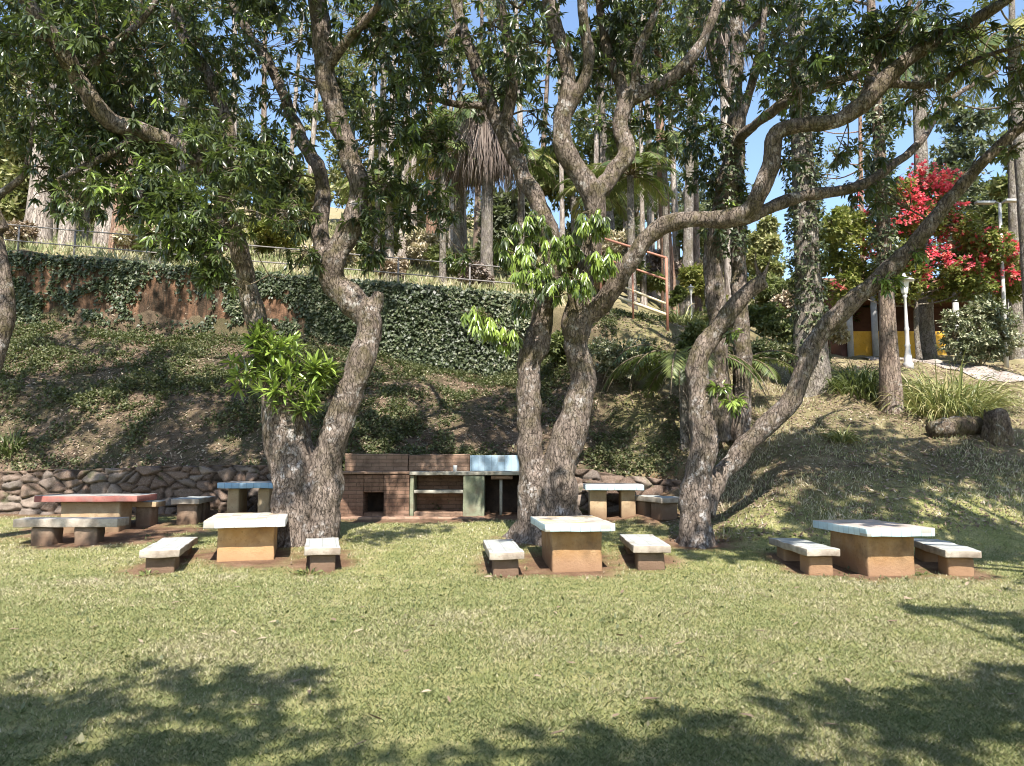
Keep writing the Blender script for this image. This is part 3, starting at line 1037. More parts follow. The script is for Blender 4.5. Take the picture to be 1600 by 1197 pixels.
def slab_part(name, w, l, th, z, mats, parent, seed, amp=.005):
    v, f = rough_box((w, l, th), (0, 0, z - th / 2), .014, .1, amp, seed)
    me = join_mesh(name, [(v, f)])
    o = link(name, me, mats, parent, False)
    for p in me.polygons:
        p.material_index = 0 if p.normal.z > .75 else 1
        p.use_smooth = True
    return o


def table(loc, rz, w, l, z, ped, mats, pedm, label, seed, th=.12, peds=None):
    """ped = (width, length) of a single block, or peds = list of (x, y, w, l)"""
    t = empty('picnic_table', (loc[0], loc[1], H(loc[0], loc[1])), rz)
    tag(t, label, 'table', 'masonry picnic tables')
    base = H(loc[0], loc[1])
    top = z - base
    slab_part('table_top', w, l, th, top, mats, t, seed, .008)
    hgt = top - th + .10
    for i, (x, y, pw, pl) in enumerate(peds or [(0, 0, ped[0], ped[1])]):
        v, f = rough_box((pw, pl, hgt), (x, y, hgt / 2 - .10), .03, .09, .014, seed + 5 + i, 2.5)
        link('pedestal', join_mesh('pedestal', [(v, f)]), pedm, t, True)
    SOIL_SPOTS.append((loc[0], loc[1], max(w, .9) * 1.0, l * .68))
    return t


def bench(loc, rz, w, l, z, mats, legm, label, seed, th=.11, leg=None, solid=False):
    base = H(loc[0], loc[1])
    t = empty('stone_bench', (loc[0], loc[1], base), rz)
    tag(t, label, 'bench', 'masonry benches')
    top = z - base
    slab_part('seat', w, l, th, top, mats, t, seed, .013)
    hgt = top - th + .10
    lw = w * .74
    ll = leg or .42
    for s in (-1, 1):
        yy = s * (l / 2 - ll / 2 - .12)
        v, f = rough_box((lw, ll, hgt), (0, yy, hgt / 2 - .10), .035, .08, .016, seed + 9 * s, 3)
        link('leg', join_mesh('leg', [(v, f)]), legm, t, True)
    SOIL_SPOTS.append((loc[0], loc[1], w * .95, l * .62))
    return t


def build_tables():
    # front left
    z = .735
    c, w, l, r = quad_frame((316, 815), (445, 815), (341, 801), z)
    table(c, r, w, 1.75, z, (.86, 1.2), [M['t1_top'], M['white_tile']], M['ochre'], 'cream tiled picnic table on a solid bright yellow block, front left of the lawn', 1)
    c, w, l, r = quad_frame((213, 863), (274, 863), (259, 838), .36)
    bench(c, r, .54, 2.0, .36, [M['pale_top'], M['concrete']], M['dark_concrete'], 'bench with white tiled seat on the left side of the cream topped table', 11)
    c = G(508, 856, .37)
    bench((c.x - .22, c.y + .75), math.radians(14), .52, 1.5, .37, [M['pale_top'], M['concrete']], M['dark_concrete'], 'short bench with worn grey seat between the yellow table and the forked trunk', 12)
    # front middle
    z = .735
    c, w, l, r = quad_frame((852, 819), (963, 818), (828, 806), z)
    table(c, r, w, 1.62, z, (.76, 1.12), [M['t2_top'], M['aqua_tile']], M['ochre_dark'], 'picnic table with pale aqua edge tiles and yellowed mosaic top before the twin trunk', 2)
    c, w, l, r = quad_frame((766, 866), (821, 864), (753, 841), .35)
    bench(c, r, w, 1.8, .35, [M['pale_top'], M['concrete']], M['dark_concrete'], 'white topped bench on the left of the aqua edged middle table', 13)
    c, w, l, r = quad_frame((1000, 857), (1049, 856), (968, 831), .40)
    bench(c, r, .56, 1.85, .40, [M['pale_top'], M['concrete']], M['dark_concrete'], 'bench right of the aqua edged middle table with tree shade on its seat', 14)
    # front right
    z = .70
    c, w, l, r = quad_frame((1349, 825), (1455, 824), (1273, 813), z)
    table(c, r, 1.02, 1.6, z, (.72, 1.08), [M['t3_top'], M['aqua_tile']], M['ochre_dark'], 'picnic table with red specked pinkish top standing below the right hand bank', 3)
    c, w, l, r = quad_frame((1262, 858), (1311, 858), (1203, 840), .38)
    bench(c, r, .48, 1.7, .38, [M['pale_top'], M['concrete']], M['ochre_dark'], 'narrow bench on the left of the red specked table', 15)
    c, w, l, r = quad_frame((1483, 861), (1529, 860), (1416, 840), .38)
    bench(c, r, .48, 1.75, .38, [M['pale_top'], M['concrete']], M['ochre_dark'], 'bench on the right of the red specked table, nearest the shaded slope', 16)
    # back left red table, turned broadside
    p = P(138, 775, 15.0)
    table((p.x, p.y + .35), math.radians(4), 1.9, 1.0, p.z + .01, (1.1, .6), [M['grey_top'], M['red_paint']], M['tan'], 'picnic table with faded red edge and grey top by the stone wall', 4)
    p = P(113, 811, 14.05)
    b = H(p.x, p.y)
    t = empty('stone_bench', (p.x, p.y, b), math.radians(3))
    tag(t, 'long grey concrete bench before the red edged table', 'bench', 'masonry benches')
    slab_part('seat', 1.8, .5, .15, p.z - b + .02, [M['grey_top'], M['concrete']], t, 31, .012)
    for x in (-.42, .32):
        v, f = rough_box((.40, .36, p.z - b - .13 + .1), (x, 0, (p.z - b - .13) / 2 - .05), .05, .07, .022, 33 + x, 3)
        link('leg', join_mesh('leg', [(v, f)]), M['dark_concrete'], t, True)
    SOIL_SPOTS.append((p.x, p.y, 1.1, .6))
    SOIL_SPOTS.append((p.x + .4, p.y + .9, 2.0, 1.4))
    p = P(205, 783, 15.9)
    bench((p.x, p.y), math.radians(92), .5, 1.2, p.z, [M['pale_top'], M['tan']], M['dark_concrete'], 'partly hidden pale bench behind the red edged table', 17, leg=.3)
    # back blue table with its bench
    p = P(385, 754, 16.2)
    table((p.x, p.y + .45), math.radians(2), 1.2, 1.0, p.z, None, [M['grey_top'], M['blue_tile']], M['tan'], 'blue edged picnic table on two posts behind the forked trunk', 5, peds=[(-.33, 0, .24, .6), (.30, 0, .24, .6)])
    p = P(288, 779, 16.0)
    bench((p.x, p.y + .5), math.radians(6), .55, 1.25, p.z, [M['pale_top'], M['concrete']], M['dark_concrete'], 'small bench end on beside the stone wall, left of the blue table', 18)
    # back right
    p = P(962, 757, 16.2)
    table((p.x, p.y + .5), math.radians(-3), 1.22, 1.05, p.z, None, [M['grey_top'], M['aqua_tile']], M['tan'], 'pale blue edged picnic table on two posts between the second and third trunks', 6, peds=[(-.33, 0, .36, .65), (.30, 0, .30, .65)])
    p = P(1032, 777, 15.6)
    bench((p.x, p.y + .5), math.radians(20), .52, 1.3, p.z, [M['pale_top'], M['concrete']], M['dark_concrete'], 'bench against the stone edge, just left of the third trunk', 19)


# ------------------------------------------------------------------ stone edging wall and barbecue
def stone_wall(x0, x1, yf, zb, zt0, zt1, label, seed, depth=.72, cell=.33):
    rng = np.random.default_rng(seed)
    w = x1 - x0
    hmax = max(zt0, zt1) - zb
    nx, nz = int(w / .028), int(hmax / .028)
    gx, gz = np.meshgrid(np.linspace(0, w, nx), np.linspace(0, 1, nz))
    top = np.interp(gx, [0, w], [zt0, zt1]) - zb + .10 * (fbm(gx, gx * 0, 1.1, seed) - .5) * 2
    z = gz * top
    ns = int(w * hmax / (cell * cell * .55))
    sx, sz = rng.uniform(0, w, ns), rng.uniform(0, hmax, ns)
    px = (gx.ravel() + .06 * (vnoise(gx.ravel(), z.ravel(), 5, 3) - .5)) / 1.75
    pz = z.ravel() + .06 * (vnoise(gx.ravel(), z.ravel(), 5, 4) - .5)
    dist = np.empty((len(px), 0))
    d1 = np.full(len(px), 9.0)
    d2 = np.full(len(px), 9.0)
    idx = np.zeros(len(px), int)
    for k in range(ns):
        d = np.hypot(px - sx[k] / 1.75, pz - sz[k])
        nearer = d < d1
        d2 = np.where(nearer, d1, np.minimum(d2, d))
        idx = np.where(nearer, k, idx)
        d1 = np.where(nearer, d, d1)
    e = d2 - d1
    prof = np.clip(e / .055, 0, 1) ** .5
    proud = rng.uniform(-.04, .05, ns)[idx] + (rng.normal(0, .12, ns)[idx] * (px - sx[idx] / 1.75) + rng.normal(0, .12, ns)[idx] * (pz - sz[idx]))
    rough = (fbm(gx.ravel(), z.ravel(), 6, 9) - .5) * .05
    yy = yf + .12 - prof * (.12 + proud) - rough * prof + z.ravel() * .12
    gap = np.clip(1 - e / .022, 0, 1)
    V = np.stack([x0 + gx.ravel(), yy, zb + z.ravel()], 1)
    n0 = len(V)
    cellv = rng.uniform(0, 1, ns)[idx]
    i = np.arange(nx * (nz - 1)).reshape(nz - 1, nx)[:, :-1].ravel()
    loops = np.stack([i, i + 1, i + nx + 1, i + nx], 1)
    # top and back
    toprow = V[(nz - 1) * nx:]
    back = toprow + np.array([0, depth, .0])
    V = np.concatenate([V, back, back * np.array([1, 1, 0]) + np.array([0, 0, zb])])
    j = np.arange(nx - 1)
    t0 = (nz - 1) * nx
    l2 = np.stack([t0 + j, t0 + j + 1, n0 + j + 1, n0 + j], 1)
    l3 = np.stack([n0 + j, n0 + j + 1, n0 + nx + j + 1, n0 + nx + j], 1)
    loops = np.concatenate([loops, l2, l3])
    ext = np.zeros(2 * nx)
    me = raw_mesh('stone_wall', V, loops.ravel(), np.full(len(loops), 4), {'cell': np.concatenate([cellv, ext + .3]), 'gap': np.concatenate([gap, ext])})
    o = link('stone_wall', me, M['stone'], None, True)
    tag(o, label, 'wall')
    return o


def build_bbq():
    Yf = 17.0
    X = lambda px: ray(px, 750)[0] * Yf
    Z = lambda py: zz(py, Yf)
    zb = .42
    t = empty('barbecue', (X(670), Yf + .3, zb))
    tag(t, 'brick barbecue with a sooty firebox, open shelf and tiled sink counter', 'barbecue')
    o = lambda px: X(px) - X(670)
    zl = lambda py: Z(py) - zb

    def part(name, boxes, m, rough=True, amp=.010, rr=.018, up=None):
        pcs = []
        for k, (a, b, y0, y1, c, d) in enumerate(boxes):
            pcs.append(rough_box((b - a, y1 - y0, d - c), ((a + b) / 2, (y0 + y1) / 2 - .3, (c + d) / 2), rr, .07, amp, k + len(name)))
        return link(name, join_mesh(name, pcs), m, up or t, True)
    ct = zl(738)
    # left hearth with opening
    hearth = part('hearth', [(o(522), o(568), 0, .62, -.1, ct - .045), (o(600.5), o(640), -.05, .62, -.1, ct - .045),
                    (o(568.3), o(600.2), .004, .62, zl(769), ct - .05), (o(568.3), o(600.2), .006, .62, -.1, zl(801))], M['brick'])
    part('firebox', [(o(568.3), o(600.2), .50, .60, zl(801) + .004, zl(769) - .004)], M['black_brick'], amp=.004, up=hearth)
    part('hearth_slab', [(o(520), o(640), -.07, .64, ct - .042, ct + .012)], M['brick_pale'], amp=.012)
    # open shelves
    part('frame_post', [(o(640.6), o(646.5), -.03, .60, 0, zl(743))], M['green_paint'], amp=.006)
    part('shelf', [(o(647), o(723.5), .02, .58, zl(771), zl(766))], M['slab'], amp=.005)
    part('shelf_floor', [(o(647), o(723.5), -.02, .58, -.1, zl(800))], M['brick_pale'])
    part('back_panel', [(o(647), o(723.5), .585, .64, zl(800) + .003, zl(743))], M['brick'])
    part('pillar', [(o(724), o(757), -.06, .60, -.1, zl(743))], M['green_paint'], amp=.010)
    part('counter_slab', [(o(640.4), o(819), -.09, .64, zl(742.5), ct + .014)], M['slab'], amp=.006, rr=.012)
    # sink bay
    sink = part('sink', [(o(767), o(801), .03, .52, zl(749), zl(743.2))], M['brick_pale'], amp=.006)
    link('drain_pipe', join_mesh('drain_pipe', [cyl((o(782.5), -.10, zl(806)), (o(782.5), -.10, zl(749)), .034, 14)]), M['slab'], sink, True)
    part('side_wall', [(o(813), o(822), -.02, .60, -.1, zl(743))], M['brick'])
    part('bay_back', [(o(757.5), o(812.5), .585, .64, -.1, zl(743))], M['black_brick'], amp=.005)  # near black back to the sink bay, same material as the firebox
    # back wall
    part('back_wall', [(o(528), o(631), .65, .9, 0, zl(709)), (o(632), o(731), .67, .9, 0, zl(710)), (o(731.3), o(824), .68, .9, 0, zl(712))], M['brick_pale'], amp=.02)
    part('tile_panel', [(o(732), o(818), .640, .674, ct + .02, zl(711))], M['panel_tile'], amp=.001, rr=.006)
    part('rubble_step', [(o(520), o(760), -.45, -.08, -.12, .035)], M['brick_pale'], amp=.035, rr=.05)
    p = P(711, 736.5, 17.3)
    v, f = lathe([(.038, 0), (.05, .13), (.052, .135), (.046, .135), (.036, .01)], 18)
    cu = empty('cup', (p.x, 17.3, Z(738) + .016))
    bpy.data.objects.remove(cu)
    cu = link('cup', join_mesh('cup', [(v, f)]), M['cup'], None, True)
    cu.location = (p.x, 17.3, Z(738) + .013)
    tag(cu, 'white plastic cup left on the barbecue counter', 'cup')
    SOIL_SPOTS.append((X(670), 16.6, 2.6, .55))


# ------------------------------------------------------------------ retaining wall, ivy, railing, handrail
WA, WB = P(-60, 391, 24.85), P(838, 468, 25.15)


def wall_at(t):
    return WA.lerp(WB, t)


def build_retaining():
    n, m = 160, 22
    V, L, T = [], [], []
    d = (WB - WA)
    nrm = Vector((d.y, -d.x, 0)).normalized()
    for i in range(n):
        p = wall_at(i / (n - 1))
        zb = H(p.x, p.y - .7) - .5
        top = p.z + .05 * mn.noise(Vector((i * .3, 0, 0))) + .02 * mn.noise(Vector((i * 1.3, 5, 0)))
        for j in range(m):
            z = zb + (top - zb) * j / (m - 1)
            off = .03 * mn.noise(Vector((p.x * 1.2, z * 1.5, 2))) + .015 * mn.noise(Vector((p.x * 5, z * 5, 2)))
            V.append((p.x + nrm.x * off, p.y + nrm.y * off, z))
        V.append((p.x - nrm.x * .3, p.y - nrm.y * .3, top))
        V.append((p.x - nrm.x * .3, p.y - nrm.y * .3, zb))
    k = m + 2
    F = []
    for i in range(n - 1):
        for j in range(k - 1):
            F.append((i * k + j, (i + 1) * k + j, (i + 1) * k + j + 1, i * k + j + 1))
    F.append(tuple(range(k - 1, -1, -1)))
    F.append(tuple((n - 1) * k + j for j in range(k)))
    o = link('retaining_wall', join_mesh('retaining_wall', [(V, F)]), M['stucco'], None, True)
    tag(o, 'stained orange stucco retaining wall along the top of the bank', 'wall')
    # ivy: thick on the right half, trailing over the top on the left
    rng = np.random.default_rng(21)
    c, ax, tint = [], [], []
    nv = np.array(nrm)
    cnt = 0
    while cnt < 15500:
        t = rng.uniform(0, 1)
        p = wall_at(t)
        zb = H(p.x, p.y - .7) - .1
        s = rng.uniform(0, 1)
        px = t * 898 - 60
        thick = np.clip((px - 520) / 70, 0, 1)
        patch = fbm(np.array([p.x]), np.array([s * 3]), .8, 77)[0]
        prob = max(thick * np.clip((patch - .22) * 5, .12, 1), np.clip((s - .78) * 2.2, 0, .3) if px < 480 else .85, np.clip((patch - .47) * 4, 0, .6))
        if rng.uniform() > prob:
            continue
        off = .05 + .16 * thick * rng.uniform(0, 1) * (1 + 1.2 * fbm(np.array([p.x]), np.array([s * 3]), 1.3, 79)[0]) + rng.uniform(0, .07)
        c.append(np.array(p) * np.array([1, 1, 0]) + nv * off + np.array([0, 0, zb + (p.z + .12 - zb) * s]))
        ax.append(nv + rng.normal(0, .4, 3) + np.array([0, 0, -.3]))
        tint.append(.45 + 1.0 * (patch - .5) + .08 * thick)
        cnt += 1
    for q in range(120):
        t = rng.uniform(.03, .62)
        p = wall_at(t)
        zb = H(p.x, p.y - .7)
        top = p.z + .1 if rng.uniform() < .7 else zb + rng.uniform(.3, 1.1)
        ln = rng.uniform(.3, 1.5)
        dx = rng.normal(0, .12)
        for k in range(int(ln * 9)):
            f = k / 9
            if top - f < zb - .05:
                break
            c.append(np.array((p.x + dx * f + .07 * math.sin(f * 7 + q), p.y, 0)) + nv * rng.uniform(.03, .10) + np.array([0, 0, top - f]))
            ax.append(nv + rng.normal(0, .4, 3) + np.array([0, 0, -.5]))
            tint.append(.42 + rng.normal(0, .1))
    c, ax = np.array(c), np.array(ax)
    b, dd, up, l, w = rosettes(c, ax, 4, .115, .075, .5, 1.0, rng)
    sz = rng.uniform(.55, 1.35, len(l))
    l, w = l * sz, w * sz
    up = norm(up * .5 + nv)
    me = leaf_mesh('ivy', b, dd, up, l, w, .15, np.clip(np.repeat(tint, 4) + rng.normal(0, .2, len(b)), 0, 1), True)
    tag(link('ivy', me, M['ivy_leaf']), 'dense dark ivy creeping over the retaining wall', 'ivy')


def build_railing():
    t = empty('metal_railing', wall_at(.4))
    tag(t, 'weathered two rail steel fence along the top of the retaining wall', 'fence')
    org = t.location.copy()
    ts = [(px + 60) / 898 for px in (-50, 22, 110, 245, 375, 500, 620, 733, 832)]
    hs = 1.02
    for q in ts:
        p = wall_at(q) - org + Vector((0, .16, 0))
        link('post', join_mesh('post', [cyl(tuple(p + Vector((0, 0, -.25))), tuple(p + Vector((0, 0, hs + .04))), .03, 10)]), M['metal'], t, True)
    for h in (hs, .50):
        pts = [wall_at(q) - org + Vector((0, .10, h + .012 * mn.noise(Vector((q * 9, h, 0))))) for q in np.linspace(ts[0], ts[-1], 30)]
        link('rail', join_mesh('rail', [tube([tuple(p) for p in pts], [.022] * 30, 8)]), M['metal'], t, True)


def build_handrail():
    a, b = P(938, 371, 24.2), P(1041, 403, 22.6)
    t = empty('handrail', (b.x, b.y, H(b.x, b.y)))
    tag(t, 'orange painted stair handrail with pale lower rails on the bank', 'handrail')
    org = t.location.copy()

    def bar(name, pts, r, m):
        link(name, join_mesh(name, [cyl(tuple(pts[0] - org), tuple(pts[1] - org), r, 10)]), m, t, True)
    bar('rail', (a, b), .038, M['orange_paint'])
    bar('rail', (P(938, 402, 24.2), P(1041, 437, 22.6)), .034, M['orange_paint'])
    bar('post', (b, Vector((b.x, b.y, H(b.x, b.y) - .2))), .040, M['orange_paint'])
    bar('post', (a, Vector((a.x, a.y, H(a.x, a.y) - .2))), .040, M['orange_paint'])
    m1 = a.lerp(b, .5)
    bar('post', (m1, Vector((m1.x, m1.y, H(m1.x, m1.y) - .2))), .03, M['orange_paint'])
    bar('stringer', (P(940, 435, 24.25), P(1042, 475, 22.62)), .035, M['cream_paint'])
    bar('stringer', (P(940, 455, 24.25), P(1042, 492, 22.62)), .05, M['cream_paint'])


# ------------------------------------------------------------------ the mango trees
def mango_trees():
    # A: forked tree on the left
    A = [
        [(460, 870, 14, 104), (461, 835, 14, 88), (460, 790, 14, 78), (458, 745, 14, 80), (454, 690, 14, 84), (450, 640, 14, 84), (447, 606, 14, 78)],
        [(436, 650, 14.05, 52), (424, 600, 14.1, 44), (410, 555, 14.15, 40), (399, 490, 14.1, 38), (384, 430, 14, 34), (365, 360, 13.7, 32), (345, 300, 13.4, 32), (300, 245, 13, 34), (230, 210, 12.6, 34), (165, 180, 12.2, 34), (125, 130, 11.9, 34), (95, 80, 11.6, 33), (60, 30, 11.3, 31), (10, -30, 11, 26), (-60, -90, 10.7, 18)],
        [(345, 300, 13.4, 26), (355, 240, 13.6, 27), (352, 190, 13.6, 26), (330, 130, 13.8, 24), (300, 80, 14, 22), (275, 20, 14.2, 20), (265, -60, 14.5, 15), (250, -150, 14.8, 8)],
        [(500, 870, 14, 81), (498, 830, 14, 67), (503, 760, 14, 65), (520, 690, 13.95, 57), (548, 610, 13.9, 50), (572, 540, 13.9, 47), (570, 497, 13.9, 47), (545, 468, 13.9, 50), (518, 437, 13.9, 46), (525, 400, 13.8, 46), (548, 350, 13.8, 46), (560, 300, 13.7, 37), (545, 240, 13.7, 38), (522, 170, 13.6, 38), (508, 90, 13.5, 38), (497, 20, 13.4, 36), (485, -60, 13.3, 29), (470, -150, 13, 18), (450, -230, 12.8, 9)],
        [(570, 505, 13.9, 38), (584, 478, 13.9, 30), (592, 455, 13.9, 20)],
        [(515, 430, 13.9, 34), (502, 370, 14.1, 32), (506, 310, 14.2, 29), (495, 260, 14.3, 27), (465, 205, 14.5, 24), (440, 140, 14.7, 20), (400, 70, 15, 18), (370, 20, 15.2, 16), (340, -50, 15.5, 12), (310, -140, 15.8, 7)],
        [(510, 110, 13.5, 22), (545, 60, 13.1, 16), (590, 10, 12.7, 13), (640, -60, 12.3, 8)],
        [(225, 208, 12.6, 18), (150, 250, 12.2, 13), (90, 280, 11.9, 9)],
        [(120, 120, 11.9, 20), (180, 70, 12, 14), (230, 20, 12.1, 11), (270, -50, 12.2, 7)],
    ]
    # B: twin trunk in the middle
    Bm = [
        [(832, 860, 14.1, 84), (836, 820, 14.1, 64), (836, 760, 14.1, 54), (832, 700, 14.1, 47), (828, 620, 14.1, 44), (826, 570, 14.1, 42), (840, 520, 14.1, 44), (855, 470, 14.1, 40), (862, 420, 14.2, 36), (858, 370, 14.2, 34), (838, 310, 14.3, 32), (812, 270, 14.4, 30), (785, 215, 14.5, 28), (762, 150, 14.6, 26), (735, 80, 14.7, 22), (715, 10, 14.8, 20), (700, -60, 15, 14), (680, -150, 15.2, 8)],
        [(785, 215, 14.5, 22), (800, 140, 14.4, 21), (795, 60, 14.3, 20), (780, 0, 14.2, 16), (760, -80, 14, 10)],
        [(765, 165, 14.6, 16), (700, 160, 14.2, 13), (650, 130, 14, 11), (600, 105, 13.6, 7)],
        [(720, 40, 14.8, 14), (680, 70, 14.2, 9), (640, 50, 13.8, 7)],
        [(884, 870, 13.9, 112), (876, 825, 13.9, 88), (870, 775, 13.9, 72), (880, 710, 13.9, 60), (900, 650, 13.9, 56), (912, 590, 13.9, 47), (903, 540, 13.9, 48), (905, 500, 13.9, 54), (912, 440, 13.9, 40), (925, 370, 13.8, 38), (928, 320, 13.7, 42), (912, 280, 13.6, 40), (885, 235, 13.5, 38), (878, 190, 13.5, 35), (890, 120, 13.4, 31), (872, 60, 13.3, 28), (858, 0, 13.2, 26), (845, -70, 13, 20), (820, -170, 12.8, 10)],
        [(876, 740, 13.75, 40), (880, 760, 13.66, 46), (886, 790, 13.7, 36), (890, 830, 13.8, 30)],
        [(930, 310, 13.7, 34), (955, 280, 13.8, 34), (975, 240, 13.9, 33), (972, 195, 14, 32), (985, 155, 14, 32), (1030, 135, 13.9, 26), (1065, 110, 13.8, 24), (1095, 70, 13.7, 20), (1120, 10, 13.6, 18), (1140, -60, 13.5, 12), (1160, -140, 13.3, 7)],
        [(980, 160, 14, 26), (962, 115, 14.1, 22), (945, 70, 14.2, 20), (938, 0, 14.4, 16), (930, -80, 14.5, 10)],
        [(990, 150, 14, 20), (1000, 80, 13.8, 18), (1020, 30, 13.6, 15), (1045, -40, 13.5, 10)],
        [(882, 185, 13.5, 24), (918, 110, 13.2, 23), (912, 40, 13, 20), (905, -40, 12.8, 15), (900, -130, 12.6, 8)],
        [(905, 505, 13.9, 40), (935, 482, 13.8, 36), (960, 445, 13.6, 34), (985, 405, 13.4, 34), (1020, 365, 13.2, 34), (1060, 347, 13, 33), (1110, 345, 12.8, 33), (1160, 338, 12.6, 35), (1188, 300, 12.4, 34), (1205, 260, 12.3, 32), (1215, 215, 12.2, 30), (1250, 200, 12.1, 28), (1300, 190, 12, 30), (1345, 165, 11.9, 32), (1385, 125, 11.8, 32), (1430, 85, 11.7, 30), (1490, 50, 11.6, 24), (1560, 10, 11.5, 18), (1640, -40, 11.4, 12)],
        [(1160, 345, 12.6, 28), (1200, 326, 12.8, 24), (1245, 308, 13, 24), (1300, 300, 13.2, 22), (1350, 285, 13.4, 20), (1400, 255, 13.6, 16), (1440, 215, 13.8, 14), (1480, 160, 14, 11), (1560, 110, 14, 8)],
        [(1345, 165, 11.9, 20), (1375, 90, 12, 16), (1410, 30, 12.1, 12), (1440, -40, 12.2, 8)],
        [(1385, 128, 11.8, 16), (1460, 130, 11.8, 13), (1530, 90, 11.8, 10), (1600, 70, 11.8, 7)],
        [(905, 515, 13.88, 24), (895, 470, 13.7, 18), (890, 440, 13.6, 10)],
    ]
    # C: third tree with the long diagonal limb
    Cm = [
        [(1090, 880, 13.8, 92), (1089, 850, 13.8, 69), (1088, 800, 13.8, 56), (1092, 740, 13.8, 50), (1098, 680, 13.8, 48), (1095, 620, 13.8, 41), (1090, 570, 13.8, 40), (1105, 530, 13.8, 36), (1140, 490, 13.7, 33), (1170, 460, 13.6, 29), (1197, 438, 13.5, 25)],
        [(1095, 800, 14.1, 47), (1125, 745, 14.35, 36), (1155, 712, 14.4, 36), (1195, 668, 14.3, 35), (1237, 625, 14.2, 34), (1252, 575, 14.1, 33), (1270, 530, 14, 34), (1310, 490, 13.8, 34), (1360, 445, 13.6, 32), (1410, 400, 13.4, 29), (1455, 345, 13.2, 26), (1505, 290, 13, 24), (1545, 245, 12.8, 23), (1600, 195, 12.6, 20), (1680, 130, 12.3, 16), (1760, 60, 12, 10), (1800, -20, 11.8, 6)],
        [(1100, 600, 13.75, 26), (1125, 600, 13.5, 12), (1145, 640, 13.3, 8)],
        [(1350, 450, 13.6, 14), (1390, 440, 13.4, 9)],
        [(1190, 442, 13.52, 12), (1200, 415, 13.5, 5), (1205, 395, 13.5, 2)],
        [(1192, 440, 13.52, 12), (1180, 410, 13.5, 5), (1183, 380, 13.5, 2)],
    ]
    # D: trunk at the left edge
    Dm = [
        [(-160, 880, 13, 82), (-130, 800, 13, 57), (-80, 690, 13, 48), (-24, 580, 13, 42), (6, 490, 13, 34), (2, 420, 13, 26), (-6, 360, 13, 20), (-6, 310, 13, 18), (15, 293, 13, 14), (38, 272, 13, 12), (48, 225, 13, 8), (52, 160, 13, 6)],
        [(4, 360, 13, 24), (-30, 280, 12.8, 22), (-50, 180, 12.6, 20), (-20, 80, 12.4, 17), (-10, -20, 12.2, 12)],
    ]
    def roots(x, y, r, k, sd):
        g = np.random.default_rng(sd)
        out = []
        for i in range(k):
            a = 2 * PI * i / k + g.uniform(-.4, .4)
            L = g.uniform(.55, 1.0)
            ca, sa = math.cos(a), math.sin(a)
            out.append([(x + ca * r * f * L / .8, y + sa * r * f * L / .8, H(x + ca * r * f, y + sa * r * f) + zz_, rr) for f, zz_, rr in ((.3, .40, .13), (.9, .10, .12), (1.35, .0, .085), (1.8, -.09, .04))])
        return out
    limbs = {}
    for key, lb, nm, lab in (
        ('A', A, 'mango_tree', 'forked mango tree with a leafy sprout on its left trunk and a long limb'),
        ('B', Bm, 'mango_tree', 'twin trunked mango tree behind the aqua edged table with a burl at its foot'),
        ('C', Cm, 'mango_tree', 'mango tree with a stubby upright trunk and a long diagonal limb to the right'),
        ('D', Dm, 'mango_tree', 'shaded mango tree standing at the far left edge by the wall')):
        L3 = [limb3(s) for s in lb]
        x, y = L3[0][0][0], L3[0][0][1]
        t = empty(nm, (0, 0, 0))
        tag(t, lab, 'tree', 'old mango trees')
        extra = roots(x, y, .36 if key in 'AB' else .26, 5, ord(key))
        if key == 'B':
            extra += roots(P(834, 830, 14.1).x, 14.1, .24, 4, 9)
        build_wood('trunk', L3 + extra, M['mango_bark'], t, .026, .15, ord(key))
        limbs[key] = (t, L3, Vector((x, y, H(x, y))))
        if key != 'D':
            SOIL_SPOTS.append((x, y, .75, .6))
